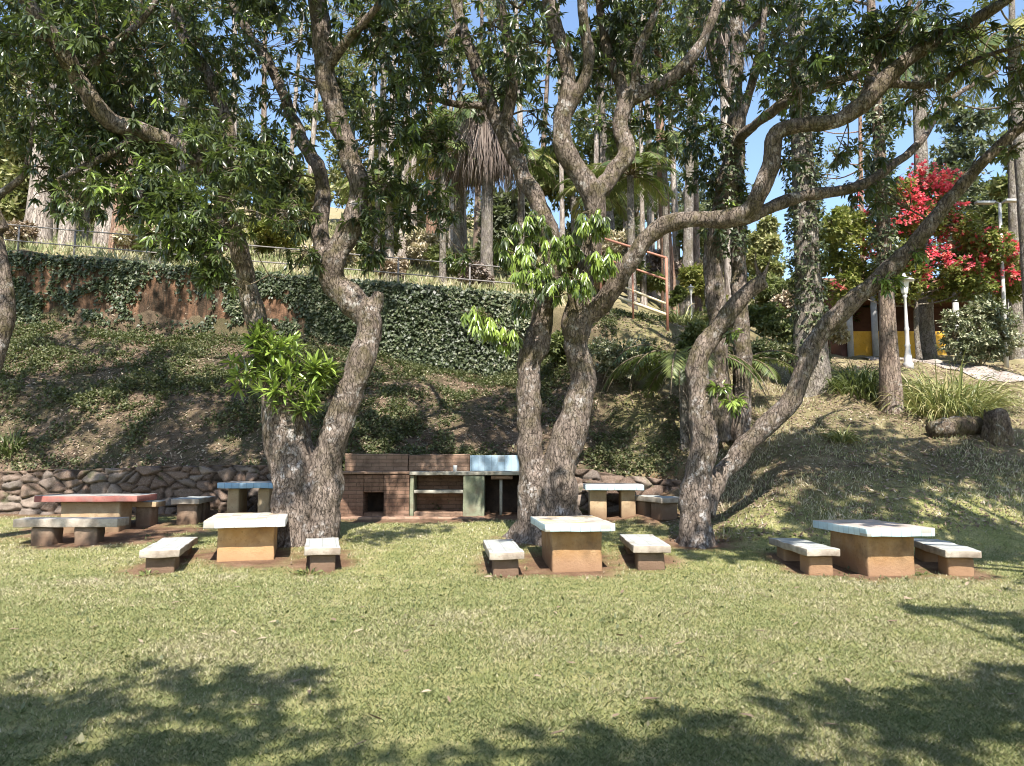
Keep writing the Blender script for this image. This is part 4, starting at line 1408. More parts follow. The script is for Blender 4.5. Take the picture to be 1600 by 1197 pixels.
    bA = [B(60, 60, 11, .9, 34), B(15, 130, 11.5, .7, 24), B(150, 50, 11.5, .9, 46), B(240, 90, 12.5, 1.0, 66), B(170, 130, 12.5, .9, 55), B(300, 50, 13, .9, 44), B(260, 170, 13, .9, 58), B(210, 200, 13.2, .7, 40), B(330, 130, 14.8, .8, 34),
          B(200, 230, 12.4, .55, 36), B(130, 240, 12, .5, 24), B(100, 200, 12.2, .5, 20), B(250, 290, 12.2, .5, 36, .42), B(330, 240, 12.6, .55, 34), B(385, 265, 12.6, .5, 34, .42), B(225, 320, 12, .4, 18, .45), B(300, 335, 12, .5, 38, .45), B(370, 330, 12.2, .5, 40, .42), B(430, 345, 12.6, .4, 26, .4), B(345, 395, 12.2, .4, 26, .48), B(405, 395, 12.4, .35, 22, .42), B(380, 440, 12.6, .3, 13), B(270, 370, 11.9, .35, 16, .45), B(330, 430, 12.3, .3, 12, .42), B(420, 430, 12.8, .3, 12), B(170, 300, 11.9, .4, 16), B(120, 320, 12.1, .35, 12), B(460, 320, 13.2, .4, 16), B(690, 230, 13.6, .4, 16), B(660, 300, 13.4, .4, 16), B(700, 330, 13.5, .3, 10, .42), B(720, 400, 13.6, .22, 7, .45), B(430, 230, 13.2, .5, 26), B(450, 150, 14.4, .6, 20),
          B(415, 70, 14.8, .7, 20), B(480, 60, 14.5, .5, 12), B(580, 400, 13.7, .25, 10), B(475, 400, 13.5, .3, 14), B(600, 60, 13, .7, 40), B(620, 130, 13, .7, 42), B(590, 200, 13.2, .6, 34), B(645, 200, 13.2, .55, 28, .45), B(600, 290, 13.4, .4, 16), B(575, 345, 13.5, .35, 14), B(635, 340, 13.6, .25, 8),
          B(560, 30, 13, .5, 24), B(470, 350, 14.2, .35, 14), B(440, 290, 14, .4, 18),
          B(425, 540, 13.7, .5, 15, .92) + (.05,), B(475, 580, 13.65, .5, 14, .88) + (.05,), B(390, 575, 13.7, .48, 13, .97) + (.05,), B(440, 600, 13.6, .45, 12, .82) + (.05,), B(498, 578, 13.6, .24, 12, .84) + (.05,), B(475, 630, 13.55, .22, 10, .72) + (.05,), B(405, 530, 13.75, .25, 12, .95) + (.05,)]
    bA += upper(-11.5, -2, 9, 17, 9.2, 13.5, 52, 84, 1.0, 1) + upper(-7.5, -1.5, 6.4, 8.7, 8.1, 9.4, 11, 34, .55, 21) + upper(-14, -2, 17.5, 21, 14.0, 16.8, 18, 74, 1.0, 11)
    bB = [B(640, 40, 13.5, .8, 40), B(700, 60, 13.8, .7, 34), B(690, 120, 13.8, .6, 28), B(760, 50, 14, .7, 32), B(830, 60, 13, .7, 40), B(800, 110, 14.5, .6, 28), B(920, 110, 14.4, .6, 36), B(960, 60, 14.6, .6, 30), B(1010, 90, 14, .6, 38), B(1060, 160, 13.9, .45, 22), B(1085, 120, 13.8, .35, 14), B(950, 200, 14.8, .5, 20, .5), B(1010, 190, 14.4, .5, 20, .45), B(850, 200, 15, .6, 22, .42), B(720, 170, 14.2, .5, 16), B(780, 150, 14.9, .5, 16),
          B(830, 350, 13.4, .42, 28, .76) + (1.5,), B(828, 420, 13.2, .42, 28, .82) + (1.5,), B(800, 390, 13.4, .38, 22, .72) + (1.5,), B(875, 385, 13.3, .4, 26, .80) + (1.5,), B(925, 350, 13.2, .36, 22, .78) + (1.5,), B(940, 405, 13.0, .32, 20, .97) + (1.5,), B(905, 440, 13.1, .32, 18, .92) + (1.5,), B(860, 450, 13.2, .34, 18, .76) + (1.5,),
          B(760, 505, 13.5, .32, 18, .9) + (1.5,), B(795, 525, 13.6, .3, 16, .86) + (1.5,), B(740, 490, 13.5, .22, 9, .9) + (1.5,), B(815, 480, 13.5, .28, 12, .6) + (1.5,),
          B(1240, 90, 12.2, .6, 34), B(1290, 50, 12.2, .6, 34), B(1340, 50, 12, .6, 32), B(1400, 50, 11.7, .6, 36), B(1460, 40, 11.5, .6, 34), B(1530, 60, 11.5, .6, 32, .42), B(1590, 120, 11.4, .5, 22), B(1500, 110, 11.7, .4, 16), B(1440, 150, 11.8, .4, 16), B(1310, 130, 12.1, .45, 18), B(1230, 250, 12.3, .25, 6), B(1325, 235, 12.2, .25, 7), B(1230, 150, 12.4, .4, 14), B(1380, 250, 13.5, .35, 14), B(1340, 300, 13.4, .25, 8), B(1480, 150, 13.9, .35, 14)]
    bB += upper(-2, 5, 9, 16, 9.5, 13.5, 32, 76, .95, 2) + upper(-1.5, 5, 6.4, 8.7, 8.1, 9.4, 12, 34, .55, 22)
    bC = [B(1610, 160, 12.4, .45, 18), B(1660, 120, 12.2, .5, 20), B(1580, 235, 12.7, .3, 9), B(1430, 395, 13.3, .2, 5, .7), B(1385, 440, 13.4, .22, 8, .8), B(1390, 305, 13.4, .35, 14), B(1145, 630, 13.4, .2, 7, .85), B(1125, 610, 13.5, .18, 6, .8), B(1150, 520, 13.7, .2, 5, .6)]
    bC += upper(4, 12, 12, 17, 10.5, 14, 14, 50, .95, 3) 
    bD = [B(40, 190, 12.9, .5, 20), B(10, 60, 12.4, .7, 26), B(-60, 120, 12.6, .8, 26), B(70, 260, 12.9, .35, 12), B(90, 310, 13.1, .3, 9)]
    bD += upper(-16, -10, 11, 18, 8.5, 13, 16, 70, 1.0, 4) + upper(-17, -12, 17, 20.5, 13.8, 16.5, 8, 66, .95, 12)
    for key, bl in (('A', bA), ('B', bB), ('C', bC), ('D', bD)):
        t, L3, base = limbs[key]
        build_crown(t, L3, bl, M['mango_leaf'], .185, .044, 12, .5, ord(key))
        t.location = base
        for ch in t.children:
            ch.location = -base


def shade_trees():
    """mango trees behind the viewer whose shade falls on the near lawn"""
    def at(sx, sy, h):
        return Vector((sx, sy, 0)) + Vector(TOSUN) * (h / TOSUN[2])
    groups = [
        ((-5.2, -4.6), [(-3.0, 5.6, 6.6, .9, 46), (-1.9, 5.95, 6.8, .6, 26), (-4.3, 4.9, 6.6, 1.0, 52), (-3.0, 4.4, 7.2, 1.0, 52), (-1.8, 4.9, 7.0, .75, 36), (-5.4, 4.2, 6.5, 1.1, 52), (-1.0, 4.1, 7.4, .8, 40), (-4.2, 3.4, 7.4, 1.2, 60), (-2.2, 3.2, 7.6, 1.2, 60), (.3, 3.7, 7.2, .7, 30), (-3.4, 4.2, 7.0, 1.0, 50), (-4.6, 5.2, 6.8, .8, 36)], 'mango tree behind the viewpoint shading the near left lawn'),
        ((4.6, -4.2), [(.9, 4.55, 7.0, .6, 28), (2.2, 5.35, 6.6, .6, 34), (2.9, 4.9, 6.9, .8, 44), (3.8, 5.0, 6.8, .9, 46), (1.8, 4.0, 7.2, .9, 46), (3.9, 5.9, 6.6, .6, 30), (4.9, 6.5, 6.5, .8, 40), (5.6, 7.2, 6.6, .8, 40), (5.1, 8.4, 6.8, .6, 30), (6.0, 8.3, 7.0, .7, 36), (4.6, 8.8, 6.9, .3, 12), (5.0, 5.4, 7.2, 1.1, 56), (6.2, 6.2, 7.2, 1.1, 54), (.3, 4.5, 7.1, .6, 30), (1.2, 4.3, 7.4, .8, 36), (3.2, 5.6, 6.7, .5, 24), (4.4, 5.9, 6.8, .8, 36), (7.2, 9.6, 7.2, .9, 40), (7.8, 10.8, 7.2, .9, 36)], 'mango tree behind the viewpoint shading the near right lawn'),
    ]
    def hi(lst, sd):
        return [(*b[0], b[1], b[2]) for b in lst]
    groups.append(((12.6, 6.2), hi(upper(4.2, 12.5, 7.8, 11.2, 8.2, 10.6, 32, 52, .85, 13) + upper(4, 12.5, 5.6, 8.2, 7.9, 9.4, 20, 44, .7, 8) + upper(8.6, 12.5, 4.5, 7, 7.6, 9, 9, 44, .75, 18), 1), 'broad mango tree beyond the right edge of the lawn shading the slope'))
    for k, ((bx, by), sh, lab) in enumerate(groups):
        t = empty('mango_tree', (bx, by, H(bx, by)))
        tag(t, lab, 'tree', 'old mango trees')
        base = t.location.copy()
        bl = [((at(sx, sy, h) if k < 2 else Vector((sx, sy, h))) - base, r, n, .36) for sx, sy, h, r, n in sh]
        mean = sum((b[0] for b in bl), Vector()) / len(bl)
        limbs = [[(0, 0, -.3, .42), (.05, .05, .6, .33), (.2, .1, 1.8, .29), (mean.x * .25, mean.y * .25, 3.4, .25), (mean.x * .55, mean.y * .55, 5.0, .18), (mean.x, mean.y, 6.3, .10)]]
        for j in range(0, len(bl), 2 if k < 2 else 5):
            c = bl[j][0]
            f = .3 + .4 * ((j * 7) % 5) / 5
            s = (mean.x * f, mean.y * f, 3.0 + 2.6 * f)
            limbs.append([(*s, .13), ((s[0] + c.x) / 2, (s[1] + c.y) / 2, (s[2] + c.z) / 2 + .2, .08), (c.x, c.y, c.z, .04)])
        build_wood('trunk', limbs, M['mango_bark'], t, .045, .15, k)
        build_crown(t, limbs, bl, M['mango_leaf'], .24, .065, 13, .5, 50 + k, sun_clear=False)


# ------------------------------------------------------------------ plants behind
def frond(base, d0, length, droop, nl=26, leaflet=.45, w=.035, rng=RNG, hang=.4, dead=False):
    """arched palm frond: rachis path and leaflet arrays"""
    d = np.array(d0, float)
    d /= np.linalg.norm(d)
    p = np.array(base, float)
    path = [p.copy()]
    n = 14
    for i in range(n):
        d = d + np.array([0, 0, -1.0]) * droop / n * (1 + 1.2 * i / n)
        d /= np.linalg.norm(d)
        p = p + d * length / n
        path.append(p.copy())
    path = np.array(path)
    t = np.linspace(.12, .99, nl)
    ctr = np.stack([np.interp(t * n, np.arange(n + 1), path[:, k]) for k in range(3)], 1)
    tan = norm(np.gradient(ctr, axis=0))
    sd = norm(np.cross(tan, np.array([0, 0, 1.0])) + 1e-6)
    upv = np.cross(sd, tan)
    bb, dd, uu, ll = [], [], [], []
    prof = np.sin(np.clip(t * 1.05 + .12, 0, 1) * PI) ** .55
    for s in (-1, 1):
        q = norm(sd * s + tan * .75 + upv * .18 + np.array([0, 0, -hang]) + rng.normal(0, .1, ctr.shape))
        bb.append(ctr)
        dd.append(q)
        uu.append(upv)
        ll.append(leaflet * prof * rng.uniform(.85, 1.1, nl))
    return path, np.concatenate(bb), np.concatenate(dd), np.concatenate(uu), np.concatenate(ll)


def palm(name, base, height, r, n, length, label, group, droop=1.2, leaflet=.5, tint=.5, skirt=0, bark='grey_bark', seed=0, up=(.1, 1.2), lean=(0, 0), w=.04, hang=.4, trunk=True, cat='palm'):
    rng = np.random.default_rng(300 + seed)
    t = empty(name, base)
    tag(t, label, cat, group)
    top = np.array([lean[0], lean[1], height])
    if trunk:
        k = 14
        path = [tuple(top * (i / k) ** 1.1 if i else (0, 0, -.4)) for i in range(k + 1)]
        rad = [r * (1.35 if i == 0 else 1.12 if i == 1 else 1 - .25 * i / k + .04 * ((i % 2) - .5)) for i in range(k + 1)]
        link('trunk', join_mesh('trunk', [tube(path, rad, 14)]), M[bark], t, True)
    B_, D_, U_, L_, R_ = [], [], [], [], []
    for i in range(n):
        a = i * 2.4 + rng.normal(0, .2)
        el = rng.uniform(*up)
        d0 = (math.cos(a), math.sin(a), el)
        pth, b, d, u, l = frond(top, d0, length * rng.uniform(.8, 1.1), droop * rng.uniform(.8, 1.2), 46, leaflet, w, rng, hang)
        B_.append(b); D_.append(d); U_.append(u); L_.append(l)
        R_.append(tube(pth, np.linspace(.035, .008, len(pth)), 5, False))
    b, d, u, l = map(np.concatenate, (B_, D_, U_, L_))
    per = np.repeat(np.clip(rng.normal(tint, .15, n), 0, 1), 92)
    me = leaf_mesh('fronds', b, d, u, l, w, rng.uniform(.1, .5, len(b)), np.clip(per + rng.normal(0, .08, len(b)), 0, 1), True)
    link('fronds', me, M['palm_leaf'], t)
    link('rachis', join_mesh('rachis', R_), M['twig'], t, True)
    if skirt:
        m = skirt
        a = rng.uniform(0, 2 * PI, m)
        rr = r * 1.1 + rng.uniform(.05, .95, m) * length * .30
        z = height - .2 - rng.uniform(0, .5, m)
        c = np.stack([top[0] + rr * np.cos(a), top[1] + rr * np.sin(a), z - rr * .3], 1)
        d = norm(np.stack([.12 * np.cos(a), .12 * np.sin(a), -np.ones(m)], 1) + rng.normal(0, .14, (m, 3)))
        me = leaf_mesh('dead_fronds', c, d, norm(np.stack([np.cos(a), np.sin(a), 0 * a], 1) + rng.normal(0, .4, (m, 3))), rng.uniform(.9, 3.0, m), rng.uniform(.022, .055, m), rng.uniform(-.1, .2, m), np.clip(rng.normal(.5, .25, m), 0, 1), True)
        link('dead_fronds', me, M['dead_frond'], t)
    return t


def bulk_tree(name, base, height, r, label, group, blobs, leafm, bark, leaf=.28, lw=.12, per=8, tint=.5, seed=0, lean=(0, 0), cat='tree', twist=.25):
    """trunk plus crown blobs [(dx,dy,z,r,k)]"""
    rng = np.random.default_rng(500 + seed)
    t = empty(name, base)
    tag(t, label, cat, group)
    k = 9
    path, rad = [], []
    ph = rng.uniform(0, 6)
    for i in range(k + 1):
        f = i / k
        path.append((lean[0] * f + twist * math.sin(f * 4 + ph) * f, lean[1] * f + twist * math.cos(f * 3 + ph) * f, -.5 + (height + .5) * f))
        rad.append(r * (1.45 if i == 0 else 1.12 if i == 1 else 1 - .6 * f))
    c = catmull([(*p, q) for p, q in zip(path, rad)], 4)
    pcs = [tube(c[:, :3], c[:, 3], 14)]
    cents, axes, tt = [], [], []
    for (dx, dy, z, br, kk) in blobs:
        ctr = np.array([dx, dy, z])
        f = min(.95, max(.25, (z - br * .4) / height))
        s = np.array([np.interp(f, np.linspace(0, 1, k + 1), [p[q] for p in path]) for q in range(3)])
        mid = (s + ctr) / 2 + np.array([0, 0, -.1 * np.linalg.norm(ctr - s)])
        pp = catmull([tuple(s), tuple(mid), tuple(ctr)], 4)
        rb = r * .35 * (1 - .5 * f)
        pcs.append(tube(pp, np.linspace(rb, .02, len(pp)), 7))
        q = norm(rng.normal(0, 1, (kk, 3))) * (rng.uniform(0, 1, (kk, 1)) ** .4) * br * np.array([1, 1, .8])
        cents.append(ctr + q)
        axes.append(norm(q + rng.normal(0, .3 * br, q.shape) + np.array([0, 0, .1])))
        tt.append(np.full(kk, tint + rng.normal(0, .07)))
        for p in q[:4]:
            pcs.append(tube([tuple(ctr), tuple(ctr + p * .5 + rng.normal(0, .08, 3)), tuple(ctr + p)], [.03, .02, .008], 5, False))
    link('trunk', join_mesh('trunk', pcs), M[bark], t, True)
    if cents:
        cents, axes, tt = map(np.concatenate, (cents, axes, tt))
        b, d, u, l, w = rosettes(cents, axes, per, leaf, lw, .25, 1.0, rng)
        me = leaf_mesh('crown', b, d, u, l, w, rng.uniform(0, .3, len(b)), np.clip(np.repeat(tt, per) + rng.normal(0, .16, len(b)), 0, 1), True)
        link('crown', me, M[leafm], t)
    return t


def rel_blobs(base, lst):
    out = []
    for px, py, Y, r, k in lst:
        p = P(px, py, Y) - Vector(base)
        out.append((p.x, p.y, p.z, r, k))
    return out


def gbase(px, Y):
    x = ray(px, 600)[0] * Y
    return Vector((x, Y, H(x, Y)))


def strap_clump(name, px, Y, rad, length, n, label, tint, seed, w=.03, group=None):
    rng = np.random.default_rng(seed)
    b = gbase(px, Y)
    a = rng.uniform(0, 2 * PI, n)
    rr = rad * np.sqrt(rng.uniform(0, 1, n))
    x, y = rr * np.cos(a), rr * np.sin(a)
    z = Hn(b.x + x, b.y + y) - b.z - .03
    V, tt = [], []
    segs = 5
    L = length * rng.uniform(.5, 1.1, n)
    out = np.stack([np.cos(a), np.sin(a), 0 * a], 1) * (rr / rad)[:, None] * .9 + rng.normal(0, .3, (n, 3)) * np.array([1, 1, 0])
    d = norm(out + np.array([0, 0, 1.15]))
    p = np.stack([x, y, z], 1)
    ring = []
    sd = norm(np.cross(d, np.array([0, 0, 1.0])) + rng.normal(0, .2, (n, 3)))
    for s in range(segs + 1):
        ww = w * (1 - (s / segs) ** 2) * .5 + .0015
        ring.append(p - sd * ww)
        ring.append(p + sd * ww)
        d = norm(d + np.array([0, 0, -1.0]) * (.16 + .14 * s) * rng.uniform(.4, 1.4, (n, 1)))
        p = p + d * (L / segs)[:, None]
    V = np.stack(ring, 1)
    k = 2 * (segs + 1)
    q = np.array([[2 * s, 2 * s + 1, 2 * s + 3, 2 * s + 2] for s in range(segs)]).ravel()
    loops = (np.arange(n)[:, None] * k + q).ravel()
    me = raw_mesh(name, V.reshape(-1, 3), loops, np.full(n * segs, 4), {'tint': np.repeat(np.clip(rng.normal(tint, .2, n), 0, 1), k)})
    o = link(name, me, M['strap_leaf'])
    o.location = b
    tag(o, label, 'plant', group)


def build_back():
    # ---- trunks of the grove behind the railing: (px, Y, width_px, bark, height, label)
    rng = np.random.default_rng(77)
    trunks = [
        (45, 29, 34, 'pale_bark', 15, 'thick pale trunked tree, leftmost of the grove behind the railing'),
        (92, 28, 21, 'pale_bark', 15, 'slim white trunked tree behind the railing, right of the thick pale trunk'),
        (150, 30, 27, 'pale_bark', 16, 'pinkish trunked tree behind the railing beside the rusty trunk'),
        (178, 29, 29, 'red_bark', 15, 'rusty brown trunked tree behind the railing'),
        (625, 33, 14, 'pale_bark', 14, 'thin pale tree behind the railing, seen right of the forked mango'),
        (646, 34, 11, 'pale_bark', 14, 'very thin pale tree beside another thin one behind the railing'),
        (672, 36, 17, 'red_bark', 15, 'reddish trunked tree in the dry grass behind the railing'),
        (689, 35, 13, 'pale_bark', 14, 'thin pale tree just right of the reddish trunk'),
        (270, 36, 18, 'grey_bark', 15, 'grey trunked tree behind the long mango limb'),
        (590, 40, 16, 'grey_bark', 15, 'grey trunked tree far up the dry slope'),
        (1050, 33, 22, 'red_bark', 15, 'brown trunked tree up the slope behind the orange handrail'),
        (1076, 30, 19, 'grey_bark', 14, 'bluish grey straight trunk right of the orange handrail'),
        (1020, 36, 14, 'pale_bark', 14, 'thin pale trunk behind the orange handrail'),
        (962, 38, 15, 'grey_bark', 14, 'grey trunk far behind the twin trunked mango'),
        (1592, 27, 20, 'grey_bark', 15, 'straight grey trunk at the right edge above the bush'),
        (1356, 36, 11, 'red_bark', 14, 'thin reddish pole like trunk against the sky on the right'),
    ]
    more = [(566, 36), (605, 31), (636, 42), (658, 39), (705, 40), (722, 34), (745, 38), (770, 42), (792, 36), (815, 33), (842, 40), (880, 37), (930, 34), (945, 42), (985, 40), (1008, 30), (1035, 42), (1062, 38), (1092, 35), (20, 36), (68, 34), (120, 37), (205, 33), (235, 42), (315, 40), (350, 34), (400, 42), (440, 36), (470, 44)]
    marks = ['beside the bend of the forked mango', 'halfway between the fork and the reddish trunk', 'behind the pair of very thin pale trunks', 'just behind the reddish trunk', 'to the right of the reddish trunk',
             'under the left edge of the shorter dead skirt', 'between the two dead palm skirts', 'far up behind the shaggy palm', 'at the right edge of the longer dead skirt', 'above the end of the railing', 'behind the left middle trunk',
             'between the left and right middle trunks', 'just right of the middle fork', 'above the left post of the orange handrail', 'left of the slim feather palm', 'right of the slim feather palm', 'above the middle of the orange handrail',
             'above the right post of the orange handrail', 'right of the small clipped shrub', 'at the far left edge of the grove', 'between the thick pale trunk and the white one', 'between the white trunk and the pinkish one', 'just right of the rusty trunk',
             'above the low young palm', 'under the end of the long mango limb', 'below the drooping left foliage', 'behind the thin upper stem of the left stump', 'seen above the leafy sprout', 'just left of the forked mango\'s right trunk']
    for q, (px, Y) in enumerate(more):
        if q in (3, 24):
            continue
        trunks.append((px, Y, (11, 14, 12, 9)[q % 4], ('pale_bark', 'pale_bark', 'slope_bark', 'pale_bark')[q % 4], 13 + q % 4, '%s grove trunk %s' % (('slim pale', 'stout pale', 'pinkish', 'very slim pale')[q % 4], marks[q])))
    for i, (px, Y, w, bark, hgt, lab) in enumerate(trunks):
        b = gbase(px, Y)
        r = w / 2 / FPX * Y
        top = hgt
        bl = [(rng.normal(0, 1.3), rng.normal(0, 1.3), top * rng.uniform(.62, 1.0), rng.uniform(.6, 1.1), 26) for _ in range(7 if i < 16 else 3)]
        bulk_tree('eucalyptus_tree', b, hgt, r, lab, 'slim trees behind the railing', bl, 'far_leaf' if i % 3 else 'grey_leaf', bark, .30, .09, 8, .55, i, lean=(rng.normal(0, .35), 0), twist=.12)
    # ---- ivy clad trunks on the bank
    def climber(t, base, x, y, z0, z1, r, n, seed, tint=.55, lab=None):
        g = np.random.default_rng(seed)
        a = g.uniform(0, 2 * PI, n)
        z = g.uniform(z0, z1, n)
        off = r * g.uniform(1.0, 1.5, n)
        c = np.stack([x + off * np.cos(a), y + off * np.sin(a), z], 1)
        ax = np.stack([np.cos(a), np.sin(a), -.4 + 0 * a], 1) + g.normal(0, .3, (n, 3))
        b, d, u, l, w = rosettes(c, ax, 4, .12, .075, .4, 1.0, g)
        o = link('climber', leaf_mesh('climber', b, d, u, l, w, .15, np.clip(g.normal(tint, .2, len(b)), 0, 1), True), M['ivy_leaf'], t)
        return o
    E = [[(1122, 690, 18, 52), (1121, 600, 18, 43), (1120, 520, 18, 38), (1118, 460, 18, 36), (1115, 400, 18, 35), (1126, 330, 18, 42), (1145, 260, 18, 42), (1150, 180, 17.8, 30), (1153, 100, 17.8, 26), (1150, 0, 17.8, 24), (1148, -100, 17.8, 18), (1146, -180, 17.8, 10)],
         [(1160, 690, 18.3, 40), (1159, 600, 18.3, 33), (1157, 500, 18.3, 30), (1156, 420, 18.3, 28), (1150, 330, 18.1, 28), (1146, 270, 18, 26)],
         [(1150, 225, 17.6, 20), (1175, 200, 17, 18), (1201, 180, 16.4, 20), (1236, 154, 15.8, 20), (1285, 133, 15.2, 20), (1341, 115, 14.6, 18), (1376, 91, 14.2, 15), (1411, 52, 13.8, 12), (1440, 0, 13.6, 8)],
         [(1155, 190, 17.8, 18), (1178, 120, 17.4, 16), (1192, 50, 17.2, 13), (1200, -40, 17, 9)],
         [(1150, 170, 17.8, 16), (1118, 110, 17.6, 14), (1100, 40, 17.4, 12), (1090, -50, 17.2, 8)],
         [(1150, 90, 17.8, 14), (1180, 40, 17.9, 12), (1230, 0, 18, 9)]]
    L3 = [limb3(s) for s in E]
    x, y = L3[0][0][0], L3[0][0][1]
    t = empty('mango_tree', (0, 0, 0))
    tag(t, 'ivy wrapped tree on the bank right of the orange handrail', 'tree')
    build_wood('trunk', L3, M['mango_bark'], t, .035, .15, 3)
    build_crown(t, L3, [B(1195, 100, 17, .5, 24), B(1225, 50, 17, .55, 24), B(1225, 140, 16.4, .4, 14), B(1105, 190, 17.4, .5, 26), B(1085, 230, 17.6, .45, 22), B(1100, 280, 17.9, .45, 18), B(1205, 10, 17.5, .5, 18), B(1160, 300, 17.8, .35, 10), B(1120, 350, 17.7, .35, 10), B(1290, 110, 15.2, .4, 14), B(1350, 90, 14.6, .4, 16)] + upper(3.5, 8, 15, 20, 13, 16, 10, 32, 1.2, 6), M['mango_leaf'], .215, .055, 12, .5, 9)
    p = P(1135, 330, 18)
    climber(t, None, p.x, p.y, p.z - 1.2, p.z + 1.9, .34, 420, 4, .5)
    base = Vector((x, y, H(x, y)))
    t.location = base
    for ch in t.children:
        ch.location = -base
    # tall creeper-covered trunk
    b = gbase(1268, 20.5)
    t = bulk_tree('ivy_clad_tree', b, 15, 47 / 2 / FPX * 20.5, 'tall straight trunk covered in creeper between the third mango and the bougainvillea', None,
                  [(-.6, .4, 10.2, .9, 50), (.8, .2, 10.8, .9, 50), (0, -.6, 11.8, 1.1, 60), (1.4, .6, 12.5, 1.1, 60), (-1.2, 0, 13, 1.1, 60), (.2, .2, 14.4, 1.2, 60), (-.7, .3, 8.6, .5, 22), (.6, -.2, 7.6, .35, 14)], 'far_leaf', 'grey_bark', .2, .07, 9, .35, 91, twist=.08)
    climber(t, b, 0, 0, .4, 9.5, .36, 1500, 5, .62)
    b = gbase(1391, 19.0)
    t = bulk_tree('ivy_clad_tree', b, 12, 29 / 2 / FPX * 19, 'slim bare based trunk on the bank in front of the ornate lamp post', None,
                  [(.5, .4, 7.6, .6, 30), (-.6, .2, 8.2, .6, 30), (0, -.4, 9.4, .9, 50), (1.0, .3, 10.4, 1.0, 50), (-.9, 0, 11, 1.0, 50)], 'far_leaf', 'slope_bark', .2, .07, 9, .4, 92, twist=.06)
    climber(t, b, 0, 0, 3.6, 8.2, .25, 620, 6, .68)
    # ---- palms
    b = gbase(990, 27.5)
    palm('palm', b, P(992, 275, 27.5).z - b.z, .16, 20, 2.7, 'slim green feather palm behind the orange handrail', 'palms behind the bank', 1.3, .55, .55, 0, 'grey_bark', 1, (.15, 1.3), w=.05)
    b = gbase(760, 29)
    palm('palm', b, P(780, 165, 29).z - b.z, .26, 20, 3.2, 'palm with a long skirt of dead hanging fronds behind the twin trunked mango', 'palms behind the bank', 1.7, .6, .5, 2300, 'grey_bark', 2, (-.1, 1.0), w=.06)
    b = gbase(715, 31)
    palm('palm', b, P(722, 185, 31).z - b.z, .24, 18, 3.0, 'palm with a shorter dead skirt, left of the other shaggy palm', 'palms behind the bank', 1.7, .6, .55, 1700, 'grey_bark', 7, (-.1, 1.0), w=.06)
    b = gbase(1450, 27)
    palm('palm', b, P(1445, 75, 27).z - b.z, .28, 24, 4.2, 'tall palm with drooping green fronds above the bougainvillea', 'palms behind the bank', 2.0, .75, .6, 0, 'grey_bark', 3, (-.1, 1.0), w=.055, hang=.7, lean=(.3, 0))
    b = gbase(1620, 22)
    palm('palm', b, P(1600, 55, 22).z - b.z, .22, 20, 3.0, 'yellowish palm at the right edge, fronds against the sky', 'palms behind the bank', 1.6, .65, .9, 0, 'grey_bark', 4, (-.1, 1.0), w=.055)
    b = gbase(1146, 31)
    palm('palm', b, P(1146, 10, 31).z - b.z, .26, 14, 3.0, 'tall pale trunked palm standing above the ivy wrapped tree', 'palms behind the bank', 1.6, .6, .6, 400, 'pale_bark', 5, (-.1, 1.0), w=.055)
    b = gbase(985, 33)
    palm('palm', b, P(968, 40, 33).z - b.z, .24, 15, 3.2, 'tall palm far behind the twin trunked mango, crown near the top', 'palms behind the bank', 1.8, .6, .5, 500, 'grey_bark', 6, (-.1, 1.0), w=.055)
    b = gbase(690, 29)
    palm('palm', b, P(672, 245, 29).z - b.z, .14, 16, 2.6, 'small pale feather palm left of the dead palm skirts', 'palms behind the bank', 1.4, .55, .75, 0, 'grey_bark', 8, (.1, 1.2), w=.05)
    b = gbase(245, 27.5)
    palm('palm', b, .35, .12, 12, 1.5, 'low young palm just behind the railing on the left', 'palms behind the bank', 1.2, .45, .65, 0, 'grey_bark', 9, (.4, 1.6), w=.05)
    for k, (px, Y, cpy, ln, lab) in enumerate([(585, 30, 300, 2.4, 'yellow green feather palm just right of the forked mango'), (815, 31, 250, 2.6, 'feather palm between the dead palm skirts and the twin trunked mango'), (1045, 31, 225, 2.5, 'feather palm above the right end of the orange handrail'), (395, 33, 290, 2.6, 'feather palm on the slope seen through the left mango'), (935, 30, 300, 2.2, 'short feather palm at the left end of the orange handrail'), (120, 33, 300, 2.4, 'short feather palm among the pale trunks on the left')]):
        b = gbase(px, Y)
        palm('palm', b, P(px, cpy, Y).z - b.z, .14, 17, ln, lab, 'palms behind the bank', 1.5, .55, (.75, .6, .7, .65, .8, .7)[k], 0, 'grey_bark', 20 + k, (.1, 1.2), w=.055)
    # fronds low on the bank by the third trunk
    b = gbase(1068, 18.6)
    palm('young_palm', b, P(1068, 572, 18.6).z - b.z, .12, 20, 2.7, 'young palm with arching fronds on the bank left of the third trunk', 'young palms on the bank', 1.7, .5, .55, 0, 'grey_bark', 10, (.4, 1.3), w=.035)
    b = gbase(1150, 19.2)
    palm('young_palm', b, P(1150, 575, 19.2).z - b.z, .10, 10, 2.3, 'young palm with few fronds on the bank right of the third trunk', 'young palms on the bank', 1.6, .40, .42, 0, 'grey_bark', 12, (.4, 1.3), w=.035)
